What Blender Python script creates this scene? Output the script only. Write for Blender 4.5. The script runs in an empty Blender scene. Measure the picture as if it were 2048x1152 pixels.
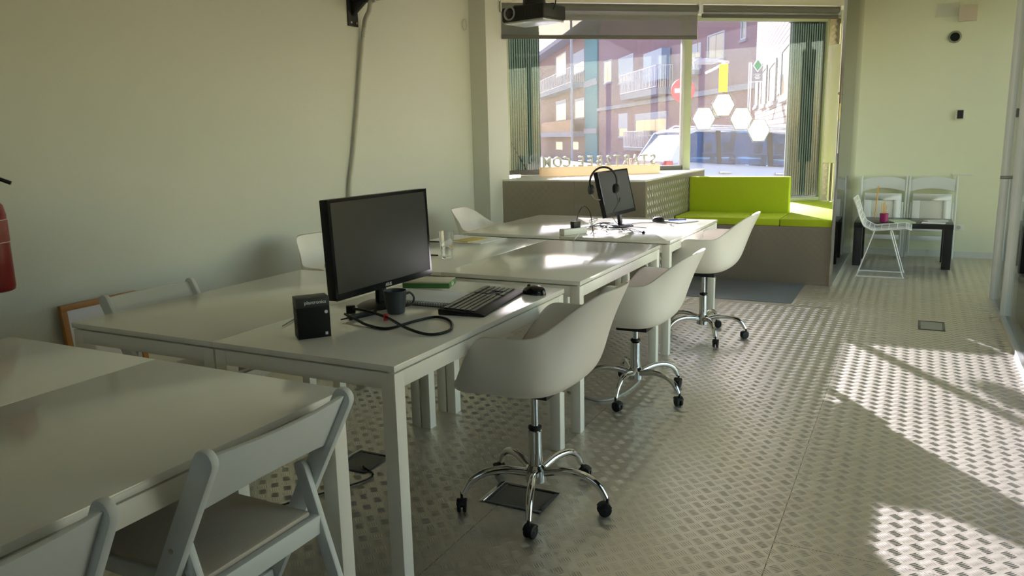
import bpy, bmesh, math, random
import numpy as np
from mathutils import Vector, Matrix, Euler
R = math.radians
random.seed(4)
SC = bpy.context.scene
COL = SC.collection

# ------------------------------------------------------------------ camera, world, sun, exposure
CAM = Vector((1.3389, -1.8301, 1.4033)); FPX = 1569.4
YAW, PITCH, ROLL = 0.4749, 0.1916, -0.0227
_f0 = Vector((-math.sin(YAW), math.cos(YAW), 0)); _r0 = Vector((math.cos(YAW), math.sin(YAW), 0)); _u0 = Vector((0, 0, 1))
FWD = _f0*math.cos(PITCH) - _u0*math.sin(PITCH)
_up = _u0*math.cos(PITCH) + _f0*math.sin(PITCH)
RGT = _r0*math.cos(ROLL) + _up*math.sin(ROLL)
UPV = _up*math.cos(ROLL) - _r0*math.sin(ROLL)
cd = bpy.data.cameras.new('camera'); cam = bpy.data.objects.new('camera', cd); COL.objects.link(cam)
cd.sensor_width = 36; cd.lens = 36*FPX/2048; cd.clip_start = .05; cd.clip_end = 500
cam.matrix_world = Matrix((( RGT.x, UPV.x, -FWD.x, CAM.x), (RGT.y, UPV.y, -FWD.y, CAM.y), (RGT.z, UPV.z, -FWD.z, CAM.z), (0, 0, 0, 1)))
SC.camera = cam
SUN_DIR = Vector((.542, -.840, -.311)).normalized()
w = bpy.data.worlds.new('world'); SC.world = w; w.use_nodes = True
nt = w.node_tree; nt.nodes.clear()
sky = nt.nodes.new('ShaderNodeTexSky'); sky.sky_type = 'NISHITA'; sky.sun_disc = False
sky.sun_elevation = R(17.3); sky.sun_rotation = math.atan2(-.542, .840); sky.altitude = 100; sky.air_density = 1.2; sky.dust_density = .6
bg = nt.nodes.new('ShaderNodeBackground'); bg.inputs['Strength'].default_value = .42
out = nt.nodes.new('ShaderNodeOutputWorld')
tint = nt.nodes.new('ShaderNodeMix'); tint.data_type = 'RGBA'; tint.blend_type = 'MULTIPLY'; tint.inputs['Factor'].default_value = 1; tint.inputs['B'].default_value = (1, .92, .86, 1)
nt.links.new(sky.outputs[0], tint.inputs['A']); nt.links.new(tint.outputs['Result'], bg.inputs[0]); nt.links.new(bg.outputs[0], out.inputs[0])
sl = bpy.data.lights.new('sun', 'SUN'); sl.energy = 24.0; sl.color = (1, .93, .82); sl.angle = R(.6)
so = bpy.data.objects.new('sun', sl); COL.objects.link(so); so.rotation_euler = SUN_DIR.to_track_quat('-Z', 'Y').to_euler(); so.location = (-12, 24, 9)
vs = SC.view_settings
SC.display_settings.display_device = 'sRGB'
vs.view_transform = 'Standard'; vs.look = 'None'; vs.gamma = 1; vs.use_curve_mapping = False; vs.exposure = 1.58
SC.cycles.use_denoising = True
SC.cycles.sample_clamp_indirect = 6
SC.cycles.max_bounces = 12; SC.cycles.diffuse_bounces = 6; SC.cycles.transparent_max_bounces = 16
SC.cycles.caustics_refractive = False

def at(px, py, axis, val):
    d = FWD + RGT*((px-1024)/FPX) - UPV*((py-576)/FPX)
    return CAM + d*((val-CAM[axis])/d[axis])
# shop front: a straight line turned 39 degrees to the room
FA = Vector((.30, 7.80, 0)); FTH = R(39); FD = Vector((math.cos(FTH), math.sin(FTH), 0)); FN = Vector((math.sin(FTH), -math.cos(FTH), 0))
def fpt(s, off=0, z=0): return FA + FD*s + FN*off + Vector((0, 0, z))
def fat(px, py, off=0):
    d = FWD + RGT*((px-1024)/FPX) - UPV*((py-576)/FPX)
    return CAM + d*(((FA + FN*off - CAM).dot(FN))/d.dot(FN))

# ------------------------------------------------------------------ materials
MATS = {}
def mat(name, col, rough=.5, metal=0., noise=.04, nscale=14., bump=0., bscale=60., spec=.5, trans=0., coat=0., alpha=1.):
    if name in MATS: return MATS[name]
    m = bpy.data.materials.new(name); m.use_nodes = True; t = m.node_tree; b = t.nodes['Principled BSDF']
    b.inputs['Roughness'].default_value = rough; b.inputs['Metallic'].default_value = metal
    b.inputs['Specular IOR Level'].default_value = spec
    b.inputs['Coat Weight'].default_value = coat
    tc = t.nodes.new('ShaderNodeTexCoord'); n = t.nodes.new('ShaderNodeTexNoise'); n.inputs['Scale'].default_value = nscale; n.inputs['Detail'].default_value = 4
    t.links.new(tc.outputs['Object'], n.inputs['Vector'])
    mx = t.nodes.new('ShaderNodeMix'); mx.data_type = 'RGBA'
    c = Vector(col[:3])
    mx.inputs['A'].default_value = (*(c*(1-noise)), 1); mx.inputs['B'].default_value = (*[min(1, q) for q in c*(1+noise)], 1)
    t.links.new(n.outputs['Fac'], mx.inputs['Factor']); t.links.new(mx.outputs['Result'], b.inputs['Base Color'])
    if bump:
        n2 = t.nodes.new('ShaderNodeTexNoise'); n2.inputs['Scale'].default_value = bscale; n2.inputs['Detail'].default_value = 3
        t.links.new(tc.outputs['Object'], n2.inputs['Vector'])
        bp = t.nodes.new('ShaderNodeBump'); bp.inputs['Strength'].default_value = 1; bp.inputs['Distance'].default_value = bump
        t.links.new(n2.outputs['Fac'], bp.inputs['Height']); t.links.new(bp.outputs['Normal'], b.inputs['Normal'])
    if trans: b.inputs['Transmission Weight'].default_value = trans
    MATS[name] = m
    return m
def pane_mat(name, tint, haze=.0, hazecol=(.8, .8, .85), ior=1.5, rough=0.):
    m = bpy.data.materials.new(name); m.use_nodes = True; t = m.node_tree; t.nodes.clear()
    o = t.nodes.new('ShaderNodeOutputMaterial'); tr = t.nodes.new('ShaderNodeBsdfTransparent'); tr.inputs[0].default_value = (*tint, 1)
    g = t.nodes.new('ShaderNodeBsdfGlossy'); g.inputs['Roughness'].default_value = rough
    fr = t.nodes.new('ShaderNodeFresnel'); fr.inputs['IOR'].default_value = ior
    mx = t.nodes.new('ShaderNodeMixShader'); t.links.new(fr.outputs[0], mx.inputs[0]); t.links.new(tr.outputs[0], mx.inputs[1]); t.links.new(g.outputs[0], mx.inputs[2])
    last = mx
    if haze:
        d = t.nodes.new('ShaderNodeBsdfTranslucent'); d.inputs[0].default_value = (*hazecol, 1)
        n = t.nodes.new('ShaderNodeTexNoise'); n.inputs['Scale'].default_value = 3; tc = t.nodes.new('ShaderNodeTexCoord'); t.links.new(tc.outputs['Object'], n.inputs['Vector'])
        mr = t.nodes.new('ShaderNodeMapRange'); mr.inputs['From Min'].default_value = .3; mr.inputs['From Max'].default_value = .7; mr.inputs['To Min'].default_value = haze*.6; mr.inputs['To Max'].default_value = haze*1.4
        t.links.new(n.outputs['Fac'], mr.inputs['Value'])
        m2 = t.nodes.new('ShaderNodeMixShader'); t.links.new(mr.outputs[0], m2.inputs[0]); t.links.new(mx.outputs[0], m2.inputs[1]); t.links.new(d.outputs[0], m2.inputs[2]); last = m2
    t.links.new(last.outputs[0], o.inputs[0])
    MATS[name] = m
    return m
def film_mat(name, diff, transl, tr_amt, glow=0):
    # woven blind / sticker film: part see-through, part scattering
    m = bpy.data.materials.new(name); m.use_nodes = True; t = m.node_tree; t.nodes.clear()
    o = t.nodes.new('ShaderNodeOutputMaterial'); d = t.nodes.new('ShaderNodeBsdfDiffuse'); d.inputs[0].default_value = (*diff, 1)
    l = t.nodes.new('ShaderNodeBsdfTranslucent'); l.inputs[0].default_value = (*transl, 1)
    a = t.nodes.new('ShaderNodeAddShader'); t.links.new(d.outputs[0], a.inputs[0]); t.links.new(l.outputs[0], a.inputs[1])
    last = a
    if tr_amt:
        tr = t.nodes.new('ShaderNodeBsdfTransparent'); mx = t.nodes.new('ShaderNodeMixShader'); mx.inputs[0].default_value = tr_amt
        t.links.new(a.outputs[0], mx.inputs[1]); t.links.new(tr.outputs[0], mx.inputs[2]); last = mx
    t.links.new(last.outputs[0], o.inputs[0]); MATS[name] = m
    return m

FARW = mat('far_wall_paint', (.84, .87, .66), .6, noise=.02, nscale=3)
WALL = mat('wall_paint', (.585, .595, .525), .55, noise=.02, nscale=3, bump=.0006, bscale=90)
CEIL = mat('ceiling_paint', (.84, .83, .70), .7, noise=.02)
TRIM = mat('trim_paint', (.8, .81, .74), .4)
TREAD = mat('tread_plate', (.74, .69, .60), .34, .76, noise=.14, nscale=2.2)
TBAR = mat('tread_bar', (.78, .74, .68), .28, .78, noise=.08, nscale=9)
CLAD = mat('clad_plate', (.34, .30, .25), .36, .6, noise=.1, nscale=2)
SUBF = mat('subfloor', (.12, .11, .09), .8)
TABLE = mat('table_white', (.84, .82, .74), .14, noise=.012, nscale=5, spec=.75)
TFRAME = mat('table_frame', (.84, .82, .74), .4, noise=.015)
SHELLM = mat('shell_plastic', (.86, .82, .75), .35, noise=.01)
CHROME = mat('chrome', (.78, .78, .76), .09, 1., noise=.02)
STEEL = mat('brushed_steel', (.62, .62, .6), .25, 1., noise=.06, nscale=40)
ALU = mat('aluminium', (.72, .73, .72), .3, .8, noise=.04)
BLACK = mat('black_plastic', (.015, .016, .017), .45, noise=.1, spec=.35)
BLACKG = mat('black_gloss', (.012, .013, .014), .12, noise=.05)
RUBBER = mat('black_rubber', (.02, .02, .02), .6, noise=.1)
FOLDW = mat('folding_chair_white', (.74, .78, .77), .45, noise=.03)
PAD = mat('seat_vinyl', (.62, .56, .48), .5, noise=.05, bump=.0005, bscale=200)
GREEN = mat('green_upholstery', (.47, .60, .012), .75, noise=.05, nscale=30, bump=.0006, bscale=400)

FRAMEY = mat('pane_frame', (.52, .56, .40), .45, noise=.05)
SCREEN = mat('screen_panel', (.024, .031, .030), .30, noise=.04, coat=.0)
GLASS = pane_mat('clear_glass', (.965, .975, .955))
PANE = pane_mat('dusty_window_glass', (.57, .575, .64), .004, (.8, .8, .95), 1.42)
BLIND = film_mat('blind_fabric', (.13, .13, .115), (.09, .09, .08), .38)
SHUT = film_mat('green_shutter', (.24, .28, .24), (.19, .22, .18), 0)
STICK = film_mat('white_window_film', (.35, .35, .36), (.65, .65, .66), 0)
YSTICK = film_mat('yellow_window_film', (.35, .3, .12), (.60, .46, .15), 0)

# ------------------------------------------------------------------ mesh helpers
class MB:
    def __init__(s): s.v = []; s.f = []; s.M = Matrix()
    def add(s, vs, fs):
        o = len(s.v); s.v += [tuple(s.M @ Vector(p)) for p in vs]; s.f += [tuple(i+o for i in q) for q in fs]; return s
    def box(s, x0, x1, y0, y1, z0, z1):
        return s.add([(x, y, z) for x in (x0, x1) for y in (y0, y1) for z in (z0, z1)], [(0, 1, 3, 2), (4, 6, 7, 5), (0, 4, 5, 1), (2, 3, 7, 6), (0, 2, 6, 4), (1, 5, 7, 3)])
    def beam(s, a, b, w, h, up=(0, 0, 1)):
        a = Vector(a); b = Vector(b); d = (b-a).normalized(); u = Vector(up); x = d.cross(u).normalized(); u = x.cross(d)
        vs = [p + x*(i*w/2) + u*(j*h/2) for p in (a, b) for i, j in ((-1, -1), (1, -1), (1, 1), (-1, 1))]
        return s.add(vs, [(0, 1, 2, 3), (7, 6, 5, 4), (0, 4, 5, 1), (1, 5, 6, 2), (2, 6, 7, 3), (3, 7, 4, 0)])
    def cyl(s, a, b, r, r2=None, n=16):
        a = Vector(a); b = Vector(b); r2 = r if r2 is None else r2; d = (b-a).normalized()
        x = d.orthogonal().normalized(); y = d.cross(x)
        vs = [c + (x*math.cos(k*2*math.pi/n) + y*math.sin(k*2*math.pi/n))*q for c, q in ((a, r), (b, r2)) for k in range(n)]
        fs = [(k, (k+1) % n, n+(k+1) % n, n+k) for k in range(n)] + [tuple(range(n-1, -1, -1)), tuple(range(n, 2*n))]
        return s.add(vs, fs)
    def tube(s, pts, r, n=8, closed=False, rs=None):
        pts = [Vector(p) for p in pts]; m = len(pts); vs = []; x = None
        for i, p in enumerate(pts):
            a = pts[(i-1) % m] if (closed or i) else p; b = pts[(i+1) % m] if (closed or i < m-1) else p
            d = (b-a).normalized()
            x = d.orthogonal().normalized() if x is None else (x - d*x.dot(d)).normalized()
            y = d.cross(x); q = rs[i] if rs else r
            vs += [p + (x*math.cos(k*2*math.pi/n) + y*math.sin(k*2*math.pi/n))*q for k in range(n)]
        fs = []
        for i in range(m if closed else m-1):
            j = (i+1) % m
            fs += [(i*n+k, i*n+(k+1) % n, j*n+(k+1) % n, j*n+k) for k in range(n)]
        if not closed: fs += [tuple(range(n-1, -1, -1)), tuple(range((m-1)*n, m*n))]
        return s.add(vs, fs)
    def lathe(s, prof, n=24, c=(0, 0, 0), caps=True):
        c = Vector(c); m = len(prof)
        vs = [c + Vector((r*math.cos(k*2*math.pi/n), r*math.sin(k*2*math.pi/n), z)) for r, z in prof for k in range(n)]
        fs = [(i*n+k, i*n+(k+1) % n, (i+1)*n+(k+1) % n, (i+1)*n+k) for i in range(m-1) for k in range(n)]
        if caps and prof[0][0] > 1e-5: fs.append(tuple(range(n-1, -1, -1)))
        if caps and prof[-1][0] > 1e-5: fs.append(tuple(range((m-1)*n, m*n)))
        return s.add(vs, fs)
    def prism(s, pts, vec):
        n = len(pts); pts = [Vector(p) for p in pts]; vec = Vector(vec)
        return s.add(pts + [p+vec for p in pts], [tuple(range(n-1, -1, -1)), tuple(range(n, 2*n))] + [(k, (k+1) % n, n+(k+1) % n, n+k) for k in range(n)])
    def grid(s, fn, nu, nv, cu=False, cv=False):
        vs = [fn(i/(nu if cu else nu-1), j/(nv if cv else nv-1)) for i in range(nu) for j in range(nv)]
        fs = [(i*nv+j, ((i+1) % nu)*nv+j, ((i+1) % nu)*nv+(j+1) % nv, i*nv+(j+1) % nv) for i in range(nu if cu else nu-1) for j in range(nv if cv else nv-1)]
        return s.add(vs, fs)
    def build(s, name, m, parent=None, bevel=0, seg=2, smooth=None, fix=True):
        me = bpy.data.meshes.new(name); me.from_pydata(s.v, [], s.f); me.update()
        bm = bmesh.new(); bm.from_mesh(me)
        bmesh.ops.remove_doubles(bm, verts=bm.verts, dist=1e-5)
        if fix: bmesh.ops.recalc_face_normals(bm, faces=bm.faces)
        if bevel:
            es = [e for e in bm.edges if len(e.link_faces) == 2 and e.calc_face_angle(0) > .5]
            bmesh.ops.bevel(bm, geom=es, offset=bevel, segments=seg, affect='EDGES', profile=.5, clamp_overlap=True)
        bm.to_mesh(me); bm.free()
        a = smooth if smooth is not None else (35 if bevel else None)
        if a:
            me.polygons.foreach_set('use_smooth', [True]*len(me.polygons)); me.set_sharp_from_angle(angle=R(a))
        me.materials.append(m)
        o = bpy.data.objects.new(name, me); COL.objects.link(o)
        if parent: o.parent = parent
        return o
def tag(o, label=None, cat=None, group=None, kind=None):
    if label: o['label'] = label
    if cat: o['category'] = cat
    if group: o['group'] = group
    if kind: o['kind'] = kind
    return o
def thing(name, label, cat, loc=(0, 0, 0), rz=0, group=None, rot=None):
    o = bpy.data.objects.new(name, None); COL.objects.link(o); o.empty_display_size = .1
    o.location = loc; o.rotation_euler = rot if rot else (0, 0, rz)
    return tag(o, label, cat, group)
def dup(root, loc, rz=None, label=None, group=None):
    def cp(o, par):
        c = o.copy(); COL.objects.link(c)
        if par: c.parent = par
        for ch in list(o.children): cp(ch, c)
        return c
    r = cp(root, None); r.location = loc
    if rz is not None: r.rotation_euler = (0, 0, rz)
    if label: r['label'] = label
    if group: r['group'] = group
    return r
def struct(o): o['kind'] = 'structure'; return o
def box(name, x0, x1, y0, y1, z0, z1, m, parent=None, bevel=0): return MB().box(x0, x1, y0, y1, z0, z1).build(name, m, parent, bevel)
def text_mesh(name, s, size, ext, m, parent, M, bold=0., font_align='CENTER'):
    cu = bpy.data.curves.new(name, 'FONT'); cu.body = s; cu.size = size; cu.extrude = ext; cu.offset = bold; cu.align_x = font_align; cu.resolution_u = 3
    t = bpy.data.objects.new(name, cu); COL.objects.link(t); bpy.context.view_layer.update()
    me = bpy.data.meshes.new_from_object(t.evaluated_get(bpy.context.evaluated_depsgraph_get())); bpy.data.objects.remove(t)
    me.transform(M); me.materials.clear(); me.materials.append(m); me.name = name
    o = bpy.data.objects.new(name, me); COL.objects.link(o)
    if parent: o.parent = parent
    return o
def frame_M(o, x, y, z):
    x, y, z = Vector(x), Vector(y), Vector(z)
    return Matrix(((x.x, y.x, z.x, o[0]), (x.y, y.y, z.y, o[1]), (x.z, y.z, z.z, o[2]), (0, 0, 0, 1)))
def spline(pts, n=8):
    pts = [Vector(p) for p in pts]; P = [2*pts[0]-pts[1]] + pts + [2*pts[-1]-pts[-2]]; o = []
    for i in range(1, len(P)-2):
        for k in range(n):
            t = k/n; a, b, c, d = P[i-1], P[i], P[i+1], P[i+2]
            o.append(.5*((2*b) + (c-a)*t + (2*a-5*b+4*c-d)*t*t + (3*b-a-3*c+d)*t**3))
    return o + [pts[-1]]
def visible(P, mx=.15):
    d = P - np.array(CAM); dep = d @ np.array(FWD)
    x = FPX*(d @ np.array(RGT))/np.maximum(dep, .01); y = FPX*(d @ np.array(UPV))/np.maximum(dep, .01)
    return (dep > .1) & (np.abs(x) < 1024*(1+mx)) & (np.abs(y) < 576*(1+mx*1.4))
def tread(name, o, u, v, n, lu, lv, m, parent, keep=None, cell=.048, h=.0018):
    # five-bar tread: short raised bars, five to a cell, neighbouring cells turned a quarter
    o, u, v, n = (np.array(q, float) for q in (o, u, v, n))
    K = int((lu+lv)/cell) + 2; q = math.sqrt(.5)
    I, J = np.meshgrid(np.arange(-K, K), np.arange(-K, K), indexing='ij'); I = I.ravel(); J = J.ravel()
    a_, b_ = (I+.5)*cell, (J+.5)*cell
    cu, cv = (a_-b_)*q, (a_+b_)*q          # the sheet pattern runs at 45 degrees to the sheet edges
    e_ = cell*.5
    ok = (cu > e_) & (cv > e_) & (cu < lu-e_) & (cv < lv-e_)
    I, J, cu, cv = I[ok], J[ok], cu[ok], cv[ok]
    ok = visible(o + cu[:, None]*u + cv[:, None]*v)
    if keep is not None: ok &= keep(cu, cv)
    I, J, cu, cv = I[ok], J[ok], cu[ok], cv[ok]
    par = (I+J) % 2
    L, wd = cell*.80, cell*.048
    loc = np.array([(-L/2, 0, 0), (-L/4, -wd, 0), (L/4, -wd, 0), (L/2, 0, 0), (L/4, wd, 0), (-L/4, wd, 0), (-L/4, 0, h), (L/4, 0, h)])
    fq = [(1, 2, 7, 6), (6, 7, 4, 5)]; ft = [(0, 1, 6), (0, 6, 5), (2, 3, 7), (7, 3, 4)]
    V = []
    for k in range(5):
        off = (k-2)*cell*.178
        a = np.where(par[:, None] == 0, loc[None, :, 0], loc[None, :, 1]+off); b = np.where(par[:, None] == 0, loc[None, :, 1]+off, loc[None, :, 0])
        a, b = (a-b)*q, (a+b)*q
        V.append(o + (cu[:, None]+a)[..., None]*u + (cv[:, None]+b)[..., None]*v + (loc[None, :, 2] + 0*a)[..., None]*n)
    V = np.concatenate(V).reshape(-1, 3); nb = len(V)//8
    base = np.arange(nb)*8
    Q = (base[:, None, None] + np.array(fq)[None]).reshape(-1, 4); T = (base[:, None, None] + np.array(ft)[None]).reshape(-1, 3)
    me = bpy.data.meshes.new(name)
    me.vertices.add(len(V)); me.vertices.foreach_set('co', V.ravel())
    nl = Q.size + T.size; me.loops.add(nl); me.loops.foreach_set('vertex_index', np.concatenate([Q.ravel(), T.ravel()]))
    me.polygons.add(len(Q)+len(T)); me.polygons.foreach_set('loop_start', np.concatenate([np.arange(len(Q))*4, Q.size + np.arange(len(T))*3]))
    me.update(calc_edges=True); me.validate()
    me.materials.append(m); ob = bpy.data.objects.new(name, me); COL.objects.link(ob); ob.parent = parent; ob['kind'] = 'stuff'
    return ob

# ------------------------------------------------------------------ room shell
H = 2.86
floor = struct(box('floor', -2.5, 3.6, -4.6, 8.2, -.12, -.006, SUBF))
px_x = [-2.3, -1.06, -.02, .985, 1.99, 3.45]; 
for i in range(5):
    ys = [-4.5, -3.2, -1.2, .8, 2.8, 4.78, 6.4, 7.9] if i % 2 else [-4.5, -2.2, -.2, 1.8, 3.8, 5.7, 7.9]
    for a, b in zip(ys, ys[1:]):
        box('floor_plate', px_x[i]+.0012, px_x[i+1]-.0012, a+.0012, b-.0012, -.006, 0, TREAD, floor)
tread('tread_bars', (-1.9, -.9, 0), (1, 0, 0), (0, 1, 0), (0, 0, 1), 4.9, 8.7, TBAR, floor,
      keep=lambda cu, cv: ~((cv > 5.62) & (cu < .62+1.9+.1+.1) & (cu > .0) & (cv < 5.66+.0)) & ~((cu-1.9 > -.56) & (cu-1.9 < .5) & (cv-.9 > 4.78) & (cv-.9 < 5.72)) & ~((cu-1.9 < .70) & (cv-.9 > 5.68)) & ~((cu-1.9 < -.74) & (cv-.9 > 4.75)))
struct(box('ceiling', -2.5, 3.6, -4.6, 8.2, H, H+.1, CEIL))
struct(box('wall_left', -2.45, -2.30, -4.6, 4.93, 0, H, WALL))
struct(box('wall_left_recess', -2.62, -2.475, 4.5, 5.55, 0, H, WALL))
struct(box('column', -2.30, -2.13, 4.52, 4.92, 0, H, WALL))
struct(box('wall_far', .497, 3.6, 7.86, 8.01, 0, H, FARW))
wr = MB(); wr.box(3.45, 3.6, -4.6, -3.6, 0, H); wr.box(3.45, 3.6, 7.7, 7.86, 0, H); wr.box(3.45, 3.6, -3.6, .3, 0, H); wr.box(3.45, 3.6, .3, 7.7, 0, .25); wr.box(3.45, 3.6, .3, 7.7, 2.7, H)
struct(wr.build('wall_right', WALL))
w2 = struct(thing('fill_light_window', None, None))  # unseen glazing, added to bring sky light in from the right
for y in (.3, 1.2, 3.0, 4.8, 6.54, 7.64): box('frame_post', 3.48, 3.56, y, y+.06, .25, 2.7, FRAMEY, w2)
for a, b in ((.36, 1.2), (1.26, 3.0), (3.06, 4.8), (4.86, 6.54), (6.6, 7.64)): box('pane', 3.515, 3.525, a, b, .25, 2.7, GLASS, w2)
wb = MB(); wb.box(-2.3, .6, -4.6, -4.45, 0, H); wb.box(2.6, 3.45, -4.6, -4.45, 0, H); wb.box(.6, 2.6, -4.6, -4.45, 0, 1.85); wb.box(.6, 2.6, -4.6, -4.45, 2.1, H)  # slot left open in this unseen wall to add soft light from behind
struct(wb.build('wall_back', WALL))
struct(box('baseboard_far', .74, 3.44, 7.845, 7.86, 0, .07, TRIM))
struct(box('baseboard_left', -2.30, -2.287, -4.4, 4.52, 0, .07, TRIM))
# bulkhead over the blinds, and the head of the shop front
bk = MB(); bk.prism([fpt(-3.95, .78, 2.605), fpt(-.20, .78, 2.605), fpt(.10, .0, 2.605), fpt(-4.1, -.05, 2.605)], (0, 0, .26))
struct(bk.build('bulkhead_beam', CEIL))
struct(MB().prism([fpt(-4.1, -.16, 2.60), fpt(.45, -.16, 2.60), fpt(.45, .02, 2.60), fpt(-4.1, .02, 2.60)], (0, 0, 1.2)).build('wall_front', WALL))
struct(MB().prism([fpt(-4.1, -.16, -.1), fpt(.45, -.16, -.1), fpt(.45, -.02, -.1), fpt(-4.1, -.02, -.1)], (0, 0, .68)).build('wall_front_plinth', WALL))
struct(MB().prism([fpt(-4.3, -.16, 0), fpt(-3.57, -.16, 0), fpt(-3.57, .02, 0), fpt(-4.3, .02, 0)], (0, 0, 2.62)).build('wall_front_jamb', WALL))

# shop window: posts, rails and two panes
win = struct(thing('window_1', None, None)); del_keys = [k for k in ('label', 'category') if k in win.keys()]
def fbox(m, s0, s1, o0, o1, z0, z1): m.prism([fpt(s0, o0, z0), fpt(s1, o0, z0), fpt(s1, o1, z0), fpt(s0, o1, z0)], (0, 0, z1-z0)); return m
fbox(MB(), -1.635, -1.55, -.05, .06, .60, 2.60).build('mullion', FRAMEY, win, .004)
fbox(MB(), -3.57, -3.545, -.04, .04, 1.0, 2.6).build('frame_side', FRAMEY, win, .003)
fbox(MB(), .055, .085, -.04, .04, .6, 2.6).build('frame_side', FRAMEY, win, .003)
fbox(MB(), -3.57, -1.635, -.04, .05, 1.0, 1.045).build('bottom_rail', mat('dark_rail', (.16, .16, .14), .5), win, .003)
fbox(MB(), -1.55, .055, -.04, .04, .60, .64).build('bottom_rail', FRAMEY, win, .003)
fbox(MB(), -3.57, .085, -.04, .04, 2.56, 2.6).build('top_rail', FRAMEY, win, .003)
fbox(MB(), -3.545, -1.635, -.004, .004, 1.045, 2.56).build('pane', PANE, win)
fbox(MB(), -1.55, .055, -.004, .004, .64, 2.56).build('pane', PANE, win)
# concertina shutters folded at the sides of the window, outside the glass
def shutter(label, s0, s1, z0, z1, off, nfold, brace):
    c = fpt((s0+s1)/2, off, z0)
    t = thing('folding_shutter', label, 'shutter', c, FTH)
    hw = (s1-s0)/2; pts = []
    for k in range(nfold*2+1):
        pts.append((-hw + 2*hw*k/(nfold*2), .018*(1 if k % 2 else -1)))
    for k in range(nfold):
        a, b, d = pts[2*k], pts[2*k+1], pts[2*k+2]; a = (a[0]+.0016, a[1]); d = (d[0]-.0016, d[1])
        m = MB(); m.prism([(a[0]+.001, a[1], 0), (b[0], b[1], 0), (d[0]-.001, d[1], 0), (d[0]-.001, d[1]-.012, 0), (b[0], b[1]-.012, 0), (a[0]+.001, a[1]-.012, 0)], (0, 0, z1-z0))
        m.build('slat', SHUT, t)
    for k in range(nfold+1):
        x = -hw + 2*hw*k/nfold; MB().box(x-.003, x+.003, -.034, -.026, 0, z1-z0).build('hinge_rod', mat('shutter_dark', (.03, .06, .04), .7), t)
    m = MB(); m.box(-hw, hw, -.012, .012, z1-z0, z1-z0+.03); m.build('top_track', mat('track', (.2, .22, .2), .4, .5), t)
    m = MB(); m.box(-hw, hw, -.012, .012, -.02, 0); m.build('bottom_track', MATS['track'], t)
    if brace:
        m = MB(); m.beam((-hw*.95, -.03, (z1-z0)*.22), (hw*.1, -.03, .01), .006, .03, (0, 1, 0)); m.build('brace', MATS['track'], t)
    return t
shutter('pleated green folding shutter beside the column, behind the glass over the metal sill', -3.54, -3.20, 1.03, 2.56, -.10, 14, True)
shutter('dark green folding shutter behind the right end of the glass, over the bench seat', -.325, .13, .66, 2.56, -.10, 16, False)

# blinds
def blind(label, s0, s1, zb, ext):
    t = thing('roller_blind', label, 'blind', fpt((s0+s1)/2, .80, 0), FTH)
    hw = (s1-s0)/2
    box('fabric', -hw, hw, -.0012, .0012, zb+.03, 2.56, BLIND, t)
    MB().cyl((-hw, 0, 2.56), (hw, 0, 2.56), .032, n=20).build('roller', mat('blind_roller', (.16, .16, .14), .6), t, smooth=40)
    box('hem_bar', -hw, hw, -.006, .006, zb, zb+.035, mat('blind_hem', (.12, .12, .105), .6), t, .002)
    for q in (-hw-.008, hw+.002): box('bracket', q, q+.006, -.035, .035, 2.51, 2.605, TRIM, t)
    return t
blind('long grey see-through roller blind hanging over the left window behind the projector', -3.765, -1.845, 2.275, 0)
blind('short grey roller blind rolled nearly up over the window with hexagons', -1.80, -.335, 2.475, 0)
b = MB().tube([fpt(-1.83, .78, 2.55), fpt(-1.825, .77, 2.3), fpt(-1.82, .77, 2.16)], .004, 6).build('blind_cord', TRIM); tag(b, 'thin pale pull chain hanging between the two roller blinds', 'cord')

# window stickers (flat film on the inner face of the glass)
def hexagon(c, r, label):
    t = thing('hexagon_sticker', label, 'sticker', c + FN*.005, FTH, None)
    pts = [(r*math.cos(k*math.pi/3), 0, r*math.sin(k*math.pi/3)) for k in range(6)]
    MB().prism([(p[0]*.90, -.0012, p[2]*.90) for p in pts], (0, .001, 0)).build('film', STICK, t)
    m = MB()
    for k in range(6):
        a, b_ = Vector(pts[k]), Vector(pts[(k+1) % 6])
        m.prism([a, b_, b_*.95, a*.95], (0, .001, 0))
    m.build('outline', mat('sticker_line', (.62, .62, .6), .6), t)
hr = .142
hexagon(fat(1407, 237), hr, 'white hexagon sticker nearest the green post of the window')
hexagon(fat(1446, 210), hr, 'topmost white hexagon sticker, directly under the yellow strip')
hexagon(fat(1482, 237), hr, 'white hexagon sticker third along the row, right of the topmost one')
hexagon(fat(1517, 261), hr, 'lowest white hexagon sticker, last of the row, in front of the car')
a, b_ = fat(1447, 128), fat(1447, 184)
t = MB(); t.box(-.052, .052, 0, .001, b_.z, a.z); o = t.build('yellow_sticker', YSTICK); o.location = (a.x, a.y, 0); o.location += FN*.006; o.rotation_euler = (0, 0, FTH)
tag(o, 'upright yellow rectangular sticker on the window above the hexagons', 'sticker')

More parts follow.
